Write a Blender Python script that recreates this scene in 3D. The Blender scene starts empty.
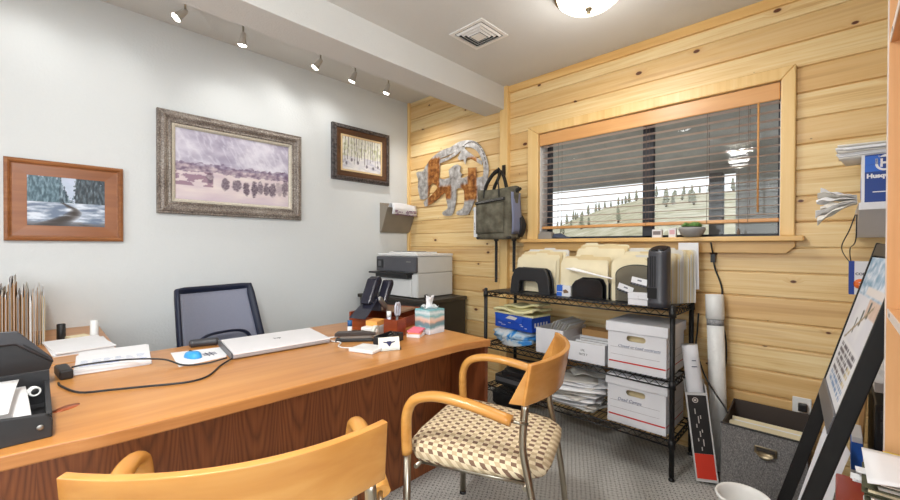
import bpy, bmesh, math, random
import numpy as np
from mathutils import Vector, Matrix, noise as mnoise
PI = math.pi
random.seed(7)
SC = bpy.context.scene
COL = SC.collection

# ------------------------------------------------------------ camera
def make_camera():
    yaw, pitch, roll = math.radians(44.08), math.radians(-.42), math.radians(.194)
    F = Vector((-math.sin(yaw)*math.cos(pitch), math.cos(yaw)*math.cos(pitch), math.sin(pitch)))
    R0 = Vector((math.cos(yaw), math.sin(yaw), 0)); U0 = R0.cross(F)
    R = R0*math.cos(roll)+U0*math.sin(roll); U = -R0*math.sin(roll)+U0*math.cos(roll)
    cd = bpy.data.cameras.new('camera'); cd.sensor_width = 36; cd.lens = 401/900*36
    cd.clip_start = .02; cd.clip_end = 300
    co = bpy.data.objects.new('camera', cd); COL.objects.link(co)
    m = Matrix((R, U, -F)).transposed().to_4x4(); m.translation = (0, 0, 1.17)
    co.matrix_world = m
    SC.camera = co
make_camera()
vs = SC.view_settings
vs.view_transform = 'Standard'; vs.look = 'None'; vs.gamma = 1; vs.use_curve_mapping = False
vs.exposure = 0.24

# ------------------------------------------------------------ sky and lights
def make_world():
    w = bpy.data.worlds.new('sky'); SC.world = w; w.use_nodes = True
    nt = w.node_tree; bg = nt.nodes['Background']
    bg.inputs['Color'].default_value = (.93, .96, 1, 1); bg.inputs['Strength'].default_value = 1.25
make_world()
def area(name, loc, target, sx, sy, power, col=(1, 1, 1)):
    ld = bpy.data.lights.new(name, 'AREA'); ld.shape = 'RECTANGLE'; ld.size = sx; ld.size_y = sy
    ld.energy = power; ld.color = col
    o = bpy.data.objects.new(name, ld); COL.objects.link(o); o.location = loc
    o.rotation_euler = (Vector(target)-Vector(loc)).to_track_quat('-Z', 'Y').to_euler()
    return o
# fill lights added behind the camera, set at unseen made-up window openings
area('added_fill_hall', (1.54, -.55, 1.45), (-1, .0, 1.2), 1.1, 1.3, 42, (.88, .945, 1))
area('added_fill_near', (-1.2, -1.45, 1.55), (-.4, 2, 1.1), 1.9, 1.2, 18, (.88, .945, 1))
#area('daylight_blind_window', (-.92, 2.80, 1.62), (-.92, 0, 1.2), 1.3, .7, 10, (.94, .97, 1))
DOME_W = ((6, 4.5), (25, 12)); SPOT_W = (3, 3.5, 4, 3.5, 22, 2)

# ------------------------------------------------------------ materials
def lin(c):
    o = []
    for v in c[:3]:
        v = v/255; o.append(v/12.92 if v <= .04045 else ((v+.055)/1.055)**2.4)
    return (*o, 1)
class NT:
    def __init__(s, name, rough=.5, metal=0, spec=.5):
        s.m = bpy.data.materials.new(name); s.m.use_nodes = True; s.nt = s.m.node_tree
        s.b = s.nt.nodes['Principled BSDF']
        s.b.inputs['Roughness'].default_value = rough; s.b.inputs['Metallic'].default_value = metal
        s.b.inputs['Specular IOR Level'].default_value = spec
    def n(s, t, **kw):
        x = s.nt.nodes.new(t)
        for k, v in kw.items(): setattr(x, k, v)
        return x
    def l(s, a, b): s.nt.links.new(a, b)
    def val(s, sock, v):
        if hasattr(v, 'is_linked') or isinstance(v, bpy.types.NodeSocket): s.l(v, sock)
        else: sock.default_value = v
    def math(s, op, a, b=0, c=None):
        x = s.n('ShaderNodeMath', operation=op); s.val(x.inputs[0], a); s.val(x.inputs[1], b)
        if c is not None: s.val(x.inputs[2], c)
        return x.outputs[0]
    def mix(s, f, a, b, t='MIX'):
        x = s.n('ShaderNodeMix', data_type='RGBA', blend_type=t); s.val(x.inputs[0], f); s.val(x.inputs[6], a); s.val(x.inputs[7], b)
        return x.outputs[2]
    def obj(s):
        return s.n('ShaderNodeTexCoord').outputs['Object']
    def xyz(s, v):
        x = s.n('ShaderNodeSeparateXYZ'); s.l(v, x.inputs[0]); return x.outputs
    def comb(s, a, b, c):
        x = s.n('ShaderNodeCombineXYZ'); s.val(x.inputs[0], a); s.val(x.inputs[1], b); s.val(x.inputs[2], c); return x.outputs[0]
    def mapping(s, v, scale=(1, 1, 1), rot=(0, 0, 0)):
        x = s.n('ShaderNodeMapping'); s.l(v, x.inputs[0]); x.inputs['Scale'].default_value = scale; x.inputs['Rotation'].default_value = rot
        return x.outputs[0]
    def noise(s, v, scale, detail=4, dist=0, rough=.55):
        x = s.n('ShaderNodeTexNoise'); s.l(v, x.inputs['Vector']); x.inputs['Scale'].default_value = scale
        x.inputs['Detail'].default_value = detail; x.inputs['Distortion'].default_value = dist; x.inputs['Roughness'].default_value = rough
        return x.outputs[0]
    def ramp(s, f, stops, interp='LINEAR'):
        x = s.n('ShaderNodeValToRGB'); s.l(f, x.inputs[0]); e = x.color_ramp.elements; x.color_ramp.interpolation = interp
        while len(e) < len(stops): e.new(.5)
        for i, (p, c) in enumerate(stops):
            e[i].position = p; e[i].color = lin(c) if max(c[:3]) > 1.001 else (*c[:3], 1)
        return x.outputs[0]
    def bump(s, h, strength=.3, dist=.01):
        x = s.n('ShaderNodeBump'); s.l(h, x.inputs['Height']); x.inputs['Strength'].default_value = strength; x.inputs['Distance'].default_value = dist
        s.l(x.outputs[0], s.b.inputs['Normal'])
    def base(s, c): s.val(s.b.inputs['Base Color'], c)
MATS = {}
def mat(name, col, rough=.5, metal=0, var=.06, vscale=8, bump=0, bscale=200, spec=.5, emit=0, alpha=1):
    """A plain surface with a slight procedural mottling."""
    if name in MATS: return MATS[name]
    t = NT(name, rough, metal, spec); o = t.obj()
    c = lin(col); f = t.noise(o, vscale, 3)
    lo = tuple(max(0, v*(1-var)) for v in c[:3]); hi = tuple(min(1, v*(1+var)) for v in c[:3])
    t.base(t.ramp(f, [(.3, lo), (.7, hi)]) if max(hi) <= 1 else c)
    if bump: t.bump(t.noise(o, bscale, 2), bump, .004)
    if emit:
        t.b.inputs['Emission Color'].default_value = c; t.b.inputs['Emission Strength'].default_value = emit
    t.b.inputs['Alpha'].default_value = alpha
    MATS[name] = t.m; return t.m
def wood(name, c1, c2, c3, axis='X', fine=30, rough=.4, cath=False, spec=.5):
    """Wood with its grain running along the given object axis."""
    t = NT(name, rough, 0, spec); o = t.obj(); k = 'XYZ'.index(axis)
    s1 = [fine]*3; s1[k] = fine*.045
    s2 = [4.0]*3; s2[k] = .5
    f1 = t.noise(t.mapping(o, s1), 1, 5, .3); f2 = t.noise(t.mapping(o, s2), 1.6, 3, 1.2)
    if cath:
        w = t.n('ShaderNodeTexWave', wave_type='RINGS', rings_direction='Y'); s3 = [5.0]*3; s3[k] = .9
        t.l(t.mapping(o, s3), w.inputs['Vector']); w.inputs['Scale'].default_value = 1.1
        w.inputs['Distortion'].default_value = 3.5; w.inputs['Detail'].default_value = 2; w.inputs['Detail Scale'].default_value = .8
        f2 = t.math('ADD', t.math('MULTIPLY', f2, .6), t.math('MULTIPLY', w.outputs['Fac'], .4))
    f = t.math('ADD', t.math('MULTIPLY', f1, .45), t.math('MULTIPLY', f2, .55))
    t.base(t.ramp(f, [(.32, c1), (.5, c2), (.68, c3)])); t.bump(f1, .06, .002)
    return t.m
def veneer(name, c1, c2, c3):
    """Book-matched cathedral veneer: nested arches repeated along y."""
    t = NT(name, .35, 0, .5); o = t.obj(); x, y, z = t.xyz(o)
    q = t.math('DIVIDE', y, .16); leaf = t.math('FLOOR', q); u = t.math('SUBTRACT', t.math('FRACT', q), .5)
    wn = t.n('ShaderNodeTexWhiteNoise', noise_dimensions='1D'); t.l(leaf, wn.inputs['W'])
    nz = t.noise(t.mapping(o, (9, 9, 1.6)), 1, 3, .3)
    arch = t.math('ADD', t.math('MULTIPLY', z, -5.5), t.math('MULTIPLY', t.math('MULTIPLY', u, u), 13))
    ph = t.math('ADD', t.math('ADD', arch, t.math('MULTIPLY', wn.outputs['Value'], 3.0)), t.math('MULTIPLY', nz, 1.6))
    w = t.math('SINE', t.math('MULTIPLY', ph, 9.0)); w = t.math('ADD', t.math('MULTIPLY', w, .5), .5)
    w = t.math('POWER', w, .45)
    fine = t.noise(t.mapping(o, (120, 120, 3)), 1, 3); f = t.math('ADD', t.math('MULTIPLY', w, .34), t.math('MULTIPLY', fine, .62))
    c = t.ramp(f, [(.25, c1), (.55, c2), (.8, c3)]); c = t.mix(t.math('MULTIPLY', wn.outputs['Value'], .22), c, lin(c1)); t.base(c)
    return t.m
PITCH, PZ0 = .1289, .0105
def pine_wall():
    t = NT('knotty_pine_planks', .42); o = t.obj(); x, y, z = t.xyz(o)
    u = t.math('DIVIDE', t.math('SUBTRACT', z, PZ0), PITCH); idx = t.math('FLOOR', u)
    wn = t.n('ShaderNodeTexWhiteNoise', noise_dimensions='1D'); t.l(idx, wn.inputs['W']); r = wn.outputs['Value']
    rx = t.math('ADD', x, t.math('MULTIPLY', r, 37.0))
    # knots
    kv = t.n('ShaderNodeTexVoronoi', voronoi_dimensions='2D'); kv.inputs['Scale'].default_value = 1
    t.l(t.comb(t.math('MULTIPLY', rx, 2.9), t.math('MULTIPLY', z, 4.9), 0), kv.inputs['Vector'])
    d = kv.outputs['Distance']; kc = t.xyz(kv.outputs['Color'])[0]
    size = t.math('MULTIPLY', t.math('SUBTRACT', kc, .25), .085)
    kn = t.math('SUBTRACT', size, d)              # > 0 inside a knot
    knf = t.n('ShaderNodeMapRange'); t.l(kn, knf.inputs[0]); knf.inputs[1].default_value = -.004; knf.inputs[2].default_value = .012
    halo = t.n('ShaderNodeMapRange'); t.l(t.math('SUBTRACT', t.math('MULTIPLY', size, 2.6), d), halo.inputs[0]); halo.inputs[1].default_value = -.03; halo.inputs[2].default_value = .12
    zz = t.math('ADD', z, t.math('MULTIPLY', halo.outputs[0], .03))
    g = t.noise(t.comb(t.math('MULTIPLY', rx, 1.1), t.math('MULTIPLY', r, 9.0), t.math('MULTIPLY', zz, 26.0)), 1, 4, 1.1)
    g2 = t.noise(t.comb(t.math('MULTIPLY', rx, 4.0), 0, t.math('MULTIPLY', zz, 170.0)), 1, 3, .4)
    gf = t.math('ADD', t.math('MULTIPLY', g, .68), t.math('MULTIPLY', g2, .32))
    c = t.ramp(gf, [(.34, (247, 224, 174)), (.47, (240, 212, 156)), (.57, (230, 196, 136)), (.68, (206, 164, 106))])
    c = t.mix(t.math('MULTIPLY', t.math('POWER', r, 2.0), .75), c, lin((216, 170, 106)), 'MIX')
    st = t.noise(t.comb(t.math('MULTIPLY', rx, .45), t.math('MULTIPLY', r, 5.0), t.math('MULTIPLY', z, 13.0)), 1, 3, .2)
    sf = t.n('ShaderNodeMapRange'); t.l(st, sf.inputs[0]); sf.inputs[1].default_value = .60; sf.inputs[2].default_value = .74; sf.inputs[4].default_value = .66
    c = t.mix(sf.outputs[0], c, lin((172, 112, 58)))
    c = t.mix(t.math('MULTIPLY', halo.outputs[0], .35), c, lin((196, 138, 76)))
    c = t.mix(knf.outputs[0], c, lin((96, 52, 26)))
    t.base(c); t.bump(g2, .05, .002)
    return t.m
def carpet():
    t = NT('dotted_grey_carpet', .95, 0, .1); o = t.obj(); x, y, z = t.xyz(t.mapping(o, (1, 1, 1), (0, 0, .3))); wob = t.noise(o, 26, 2); x = t.math('ADD', x, t.math('MULTIPLY', wob, .022)); y = t.math('SUBTRACT', y, t.math('MULTIPLY', wob, .02))
    k = 2*PI/.029
    p = t.math('MULTIPLY', t.math('SINE', t.math('MULTIPLY', x, k)), t.math('SINE', t.math('MULTIPLY', y, k)))
    n1 = t.noise(o, 160, 2); n2 = t.noise(o, 7, 2)
    p = t.math('ADD', p, t.math('MULTIPLY', t.math('SUBTRACT', n1, .5), .7))
    c = t.ramp(n1, [(.35, (146, 144, 139)), (.65, (206, 203, 196))])
    c = t.mix(t.math('MULTIPLY', n2, .25), c, lin((150, 149, 148)))
    dk = t.n('ShaderNodeMapRange'); t.l(p, dk.inputs[0]); dk.inputs[1].default_value = .58; dk.inputs[2].default_value = .78; dk.inputs[4].default_value = .72
    c = t.mix(dk.outputs[0], c, lin((80, 77, 76)))
    lt = t.n('ShaderNodeMapRange'); t.l(p, lt.inputs[0]); lt.inputs[1].default_value = -.6; lt.inputs[2].default_value = -.85; lt.inputs[4].default_value = .45
    c = t.mix(lt.outputs[0], c, lin((196, 192, 184)))
    t.base(c); t.bump(n1, .5, .004)
    return t.m
def chequer():
    t = NT('chequered_beige_upholstery', .85, 0, .2); x, y, z = t.xyz(t.obj())
    s = 1/.018
    u = t.math('FLOOR', t.math('MULTIPLY', t.math('SUBTRACT', x, t.math('MULTIPLY', z, .8)), s))
    v = t.math('FLOOR', t.math('MULTIPLY', t.math('SUBTRACT', y, t.math('MULTIPLY', z, .8)), s))
    odd = t.math('FLOORED_MODULO', t.math('ADD', u, v), 2)
    row = t.math('FLOORED_MODULO', v, 2)
    c = t.mix(row, lin((196, 174, 140)), lin((128, 100, 82)))
    fu = t.math('FRACT', t.math('MULTIPLY', t.math('SUBTRACT', x, t.math('MULTIPLY', z, .8)), s*4))
    cream = t.mix(t.math('GREATER_THAN', fu, .5), lin((234, 218, 186)), lin((222, 203, 168)))
    c = t.mix(odd, c, cream); t.base(c)
    t.bump(t.noise(t.obj(), 400, 2), .2, .002)
    return t.m
def plaster(name, col, bs=90, st=.35):
    t = NT(name, .8, 0, .25); o = t.obj(); n = t.noise(o, bs, 3); c = lin(col)
    t.base(t.mix(t.math('MULTIPLY', n, .12), c, tuple(v*.8 for v in c[:3])+(1,)))
    t.bump(n, st, .006); return t.m
def glass(name, tint=(1, 1, 1), fres=1.3):
    t = NT(name); nt = t.nt; nt.nodes.remove(t.b)
    tr = t.n('ShaderNodeBsdfTransparent'); tr.inputs[0].default_value = (*tint, 1)
    gl = t.n('ShaderNodeBsdfGlossy'); gl.inputs['Roughness'].default_value = .02
    fr = t.n('ShaderNodeFresnel'); fr.inputs[0].default_value = fres
    mx = t.n('ShaderNodeMixShader'); t.l(fr.outputs[0], mx.inputs[0]); t.l(tr.outputs[0], mx.inputs[1]); t.l(gl.outputs[0], mx.inputs[2])
    t.l(mx.outputs[0], nt.nodes['Material Output'].inputs[0]); return t.m
def painted(name, rough=.5):
    t = NT(name, rough); a = t.n('ShaderNodeVertexColor'); a.layer_name = 'pigment'; t.base(a.outputs[0]); return t.m
def vertical_blend(name, stops, rough=.6, scale=1, axis=2, nz=.35, ns=4):
    t = NT(name, rough); o = t.obj(); v = t.xyz(o)[axis]
    f = t.math('ADD', t.math('MULTIPLY', v, scale), t.math('MULTIPLY', t.math('SUBTRACT', t.noise(o, ns, 4), .5), nz))
    t.base(t.ramp(f, stops)); return t.m

# ------------------------------------------------------------ mesh building
class MB:
    def __init__(s): s.v = []; s.f = []; s.mi = []; s.sm = []
    def add(s, vs_, fs, mi=0, smooth=False, M=None):
        k = len(s.v)
        s.v += [tuple(M @ Vector(p)) if M is not None else tuple(p) for p in vs_]
        s.f += [tuple(i+k for i in f) for f in fs]; s.mi += [mi]*len(fs); s.sm += [smooth]*len(fs)
        return s
    def box(s, x0, x1, y0, y1, z0, z1, mi=0, M=None):
        P = [(x0, y0, z0), (x1, y0, z0), (x1, y1, z0), (x0, y1, z0), (x0, y0, z1), (x1, y0, z1), (x1, y1, z1), (x0, y1, z1)]
        return s.add(P, [(0, 3, 2, 1), (4, 5, 6, 7), (0, 1, 5, 4), (1, 2, 6, 5), (2, 3, 7, 6), (3, 0, 4, 7)], mi, False, M)
    def prism(s, poly, ext, mi=0, M=None):
        """poly: 3D points of a planar outline; ext: extrusion vector."""
        n = len(poly); e = Vector(ext)
        P = [tuple(p) for p in poly]+[tuple(Vector(p)+e) for p in poly]
        a = Vector((0, 0, 0))
        for i in range(n): a += Vector(poly[i]).cross(Vector(poly[(i+1) % n]))
        fwd = a.dot(e) > 0
        F = [tuple(range(n))[::-1] if fwd else tuple(range(n)), tuple(range(n, 2*n)) if fwd else tuple(range(n, 2*n))[::-1]]
        for i in range(n):
            j = (i+1) % n; q = (i, j, j+n, i+n); F.append(q if fwd else q[::-1])
        return s.add(P, F, mi, False, M)
    def tube(s, pts, r, n=8, mi=0, closed=False, M=None, flat=None, up=None):
        """A swept tube; r may be a list; flat=(a,b) gives an elliptical section."""
        pts = [Vector(p) for p in pts]; N = len(pts); P = []; prev = None
        for i, p in enumerate(pts):
            if closed: d = pts[(i+1) % N]-pts[i-1]
            else: d = pts[min(i+1, N-1)]-pts[max(i-1, 0)]
            d = d.normalized() if d.length > 1e-9 else Vector((0, 0, 1))
            if up is not None: ref = Vector(up)
            elif prev is None: ref = Vector((0, 0, 1)) if abs(d.z) < .9 else Vector((1, 0, 0))
            else: ref = prev
            a = (ref-d*ref.dot(d)).normalized(); prev = a; b = d.cross(a)
            rr = r[i] if isinstance(r, (list, tuple)) else r
            fa, fb = flat if flat else (1, 1)
            for k in range(n):
                t = 2*PI*k/n; P.append(p+a*(rr*fa*math.cos(t))+b*(rr*fb*math.sin(t)))
        F = []
        for i in range(N if closed else N-1):
            i2 = (i+1) % N
            for k in range(n):
                k2 = (k+1) % n; F.append((i*n+k, i*n+k2, i2*n+k2, i2*n+k))
        s.add(P, F, mi, True, M)
        if not closed:
            k = len(s.v)-N*n
            s.f += [tuple(k+j for j in range(n))[::-1], tuple(k+(N-1)*n+j for j in range(n))]; s.mi += [mi]*2; s.sm += [False]*2
        return s
    def lathe(s, prof, n=24, mi=0, M=None, smooth=True):
        P = []; F = []; m = len(prof)
        for r, z in prof:
            for k in range(n): P.append((r*math.cos(2*PI*k/n), r*math.sin(2*PI*k/n), z))
        for i in range(m-1):
            for k in range(n):
                k2 = (k+1) % n; F.append((i*n+k, i*n+k2, (i+1)*n+k2, (i+1)*n+k))
        if prof[0][0] > 1e-4: F.append(tuple(range(n))[::-1])
        if prof[-1][0] > 1e-4: F.append(tuple((m-1)*n+k for k in range(n)))
        return s.add(P, F, mi, smooth, M)
    def cyl(s, c, r, h, n=20, mi=0, M=None):
        T = Matrix.Translation(Vector(c)); return s.lathe([(r, 0), (r, h)], n, mi, (M @ T) if M is not None else T)
    def sheet(s, fn, nu, nv, th, mi=0, M=None, smooth=True):
        """A thick sheet following fn(u,v); th is its thickness along the local normal."""
        g = [[Vector(fn(i/nu, j/nv)) for j in range(nv+1)] for i in range(nu+1)]; P = []; Q = []
        for i in range(nu+1):
            for j in range(nv+1):
                du = g[min(i+1, nu)][j]-g[max(i-1, 0)][j]; dv = g[i][min(j+1, nv)]-g[i][max(j-1, 0)]
                nn = du.cross(dv); nn = nn.normalized() if nn.length > 1e-12 else Vector((0, 0, 1))
                P.append(g[i][j]+nn*(th/2)); Q.append(g[i][j]-nn*(th/2))
        K = len(P); w = nv+1; F = []
        for i in range(nu):
            for j in range(nv):
                a = (i*w+j, (i+1)*w+j, (i+1)*w+j+1, i*w+j+1); F.append(a); F.append(tuple(q+K for q in a[::-1]))
        B = [(i, 0) for i in range(nu)]+[(nu, j) for j in range(nv)]+[(i, nv) for i in range(nu, 0, -1)]+[(0, j) for j in range(nv, 0, -1)]
        ids = [i*w+j for i, j in B]
        for k in range(len(ids)):
            a, b = ids[k], ids[(k+1) % len(ids)]; F.append((a, a+K, b+K, b))
        return s.add(P+Q, F, mi, smooth, M)
def T(x=0, y=0, z=0, rz=0, rx=0, ry=0):
    return Matrix.Translation((x, y, z)) @ Matrix.Rotation(rz, 4, 'Z') @ Matrix.Rotation(ry, 4, 'Y') @ Matrix.Rotation(rx, 4, 'X')
def obj(name, mb, mats, parent=None, bevel=0, loc=None, rz=0, label=None, seg=2):
    me = bpy.data.meshes.new(name); me.from_pydata([tuple(p) for p in mb.v], [], mb.f)
    for m in (mats if isinstance(mats, (list, tuple)) else [mats]): me.materials.append(m)
    for p, i, sm in zip(me.polygons, mb.mi, mb.sm): p.material_index = i; p.use_smooth = sm
    me.update()
    o = bpy.data.objects.new(name, me); COL.objects.link(o)
    if parent is not None: o.parent = parent
    if loc is not None: o.location = loc; o.rotation_euler = (0, 0, rz)
    if bevel:
        b = o.modifiers.new('bevel', 'BEVEL'); b.width = bevel; b.segments = seg; b.limit_method = 'ANGLE'; b.angle_limit = .6
    if label: o['label'] = label
    return o
def tag(o, label, cat, group=None):
    o['label'] = label; o['category'] = cat
    if group: o['group'] = group
    return o
def thing(name, label, cat, loc=(0, 0, 0), rz=0, group=None):
    o = bpy.data.objects.new(name, None); COL.objects.link(o); o.location = loc; o.rotation_euler = (0, 0, rz)
    o.empty_display_size = .05
    return tag(o, label, cat, group)
def struct(name, mb, mats, bevel=0):
    o = obj(name, mb, mats, None, bevel); o['kind'] = 'structure'; return o
def dup(root, loc, rz, label=None, group=None):
    r = root.copy(); COL.objects.link(r); r.location = loc; r.rotation_euler = (0, 0, rz)
    if label: r['label'] = label
    if group: r['group'] = group
    for ch in list(root.children):
        c = ch.copy(); COL.objects.link(c); c.parent = r
        for g in list(ch.children):
            d = g.copy(); COL.objects.link(d); d.parent = c
    return r
def lettering(text, size, m, parent, M, name='lettering', depth=.0006, shear=0, bold=0):
    """Raised lettering made from the built-in font; M places its x/y plane."""
    cu = bpy.data.curves.new(name, 'FONT'); cu.body = text; cu.size = size; cu.extrude = depth; cu.shear = shear; cu.offset = bold
    cu.align_x = 'LEFT'; cu.resolution_u = 3
    tmp = bpy.data.objects.new('tmp', cu); COL.objects.link(tmp)
    dg = bpy.context.evaluated_depsgraph_get(); me = bpy.data.meshes.new_from_object(tmp.evaluated_get(dg))
    bpy.data.objects.remove(tmp); bpy.data.curves.remove(cu)
    me.transform(M); me.materials.clear(); me.materials.append(m); me.name = name
    o = bpy.data.objects.new(name, me); COL.objects.link(o); o.parent = parent
    return o
def flat_shape(name, loops, depth, m, parent, M):
    """A plate cut from an outline with holes (2D loops)."""
    cu = bpy.data.curves.new(name, 'CURVE'); cu.dimensions = '2D'; cu.fill_mode = 'BOTH'; cu.extrude = depth/2
    for lp in loops:
        sp = cu.splines.new('POLY'); sp.points.add(len(lp)-1); sp.use_cyclic_u = True
        for p, q in zip(sp.points, lp): p.co = (q[0], q[1], 0, 1)
    tmp = bpy.data.objects.new('tmp', cu); COL.objects.link(tmp)
    dg = bpy.context.evaluated_depsgraph_get(); me = bpy.data.meshes.new_from_object(tmp.evaluated_get(dg))
    bpy.data.objects.remove(tmp); bpy.data.curves.remove(cu)
    me.transform(M); me.materials.clear(); me.materials.append(m)
    o = bpy.data.objects.new(name, me); COL.objects.link(o)
    if parent is not None: o.parent = parent
    return o
def smooth_pts(pts, n=6):
    """Catmull-Rom through the points."""
    P = [Vector(p) for p in pts]; P = [P[0]*2-P[1]]+P+[P[-1]*2-P[-2]]; out = []
    for i in range(1, len(P)-2):
        for k in range(n):
            t = k/n; a, b, c, d = P[i-1], P[i], P[i+1], P[i+2]
            out.append(.5*((2*b)+(c-a)*t+(2*a-5*b+4*c-d)*t*t+(3*b-a-3*c+d)*t**3))
    out.append(P[-2]); return out
# ------------------------------------------------------------ palette
WALLP = plaster('textured_grey_white_paint', (223, 226, 226), 70, .3)
CEIL = plaster('ceiling_paint', (216, 215, 211), 120, .25)
BEAMP = plaster('beam_paint', (214, 213, 209), 110, .25)
PINE = pine_wall()
PINE_V = wood('pine_trim_upright', (222, 178, 110), (236, 198, 132), (243, 210, 150), 'Z', 40)
PINE_H = wood('pine_trim_level', (214, 164, 96), (229, 185, 116), (240, 202, 138), 'X', 40)
DESKTOP = wood('cherry_desk_veneer', (176, 114, 55), (193, 131, 67), (206, 147, 82), 'Y', 26, .28)
DESKEDGE = wood('cherry_desk_edge', (160, 102, 52), (182, 122, 68), (200, 142, 84), 'Y', 60, .35)
PANEL = veneer('walnut_desk_panel', (104, 55, 27), (136, 76, 39), (156, 92, 50))
PANELX = wood('walnut_desk_end', (92, 46, 22), (120, 64, 32), (146, 82, 42), 'Z', 30, .4)
MAPLE = wood('honey_maple', (182, 120, 58), (198, 138, 70), (210, 154, 84), 'Y', 24, .25)
MAPLE_X = wood('honey_maple_arm', (194, 132, 62), (208, 148, 74), (220, 164, 88), 'X', 30, .25)
OAK = wood('bookcase_oak', (214, 160, 106), (226, 176, 124), (234, 188, 140), 'Z', 40, .4)
REDWOOD = wood('reddish_desk_accessory_wood', (104, 40, 18), (136, 58, 26), (160, 78, 38), 'X', 40, .3)
FRAMEWOOD = wood('orange_pine_frame', (122, 68, 26), (148, 86, 36), (170, 106, 52), 'Y', 30, .35)
CARPET = carpet(); FABRIC = chequer()
GLASS = glass('window_glass', (.97, .98, .98), 1.35)
CHROME = mat('satin_nickel', (176, 168, 152), .3, 1, .05)
BRASS = mat('aged_brass', (130, 118, 96), .35, 1)
BLACKM = mat('black_coated_metal', (26, 26, 27), .42, .3)
BLACKP = mat('black_plastic', (34, 34, 36), .45)
DARKP = mat('charcoal_plastic', (58, 58, 62), .45)
GREYP = mat('grey_plastic', (96, 96, 100), .4)
BROWNBLACK = mat('dark_brown_laminate', (52, 46, 40), .5)
WHITEP = mat('white_plastic', (232, 232, 230), .4, 0, .02)
PAPER = mat('white_paper', (236, 236, 238), .8, 0, .03)
PAPER2 = mat('off_white_paper', (222, 218, 210), .8, 0, .04)
MANILA = mat('manila_card', (236, 224, 190), .75, 0, .05)
MANILA2 = mat('aged_manila_card', (226, 206, 160), .75, 0, .06)
KRAFT = mat('brown_kraft_card', (178, 132, 84), .8, 0, .08)
KRAFT2 = mat('tan_kraft_card', (196, 154, 104), .8, 0, .08)
CARTON = mat('corrugated_carton', (184, 140, 88), .8, 0, .06)
WHITEBOX = mat('white_box_card', (226, 226, 230), .7, 0, .03)
INK = mat('blue_black_ink', (40, 44, 84), .7)
INKBLACK = mat('black_ink', (36, 34, 36), .7)
RULE = mat('printed_grey_rule', (128, 122, 124), .7)
RED = mat('printed_red', (196, 28, 28), .6)
REDORANGE = mat('red_orange_print', (214, 54, 30), .6)
BLUE = mat('deep_blue_print', (28, 62, 148), .5)
BLUE2 = mat('bright_blue_print', (38, 100, 200), .5)
STEEL = mat('brushed_steel', (150, 148, 144), .35, .9)
WHITEENAM = mat('white_enamel', (236, 234, 230), .35, 0, .02)
YELLOW = mat('pale_yellow_cloth', (242, 234, 180), .9, 0, .05, 8, .3, 150)

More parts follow.
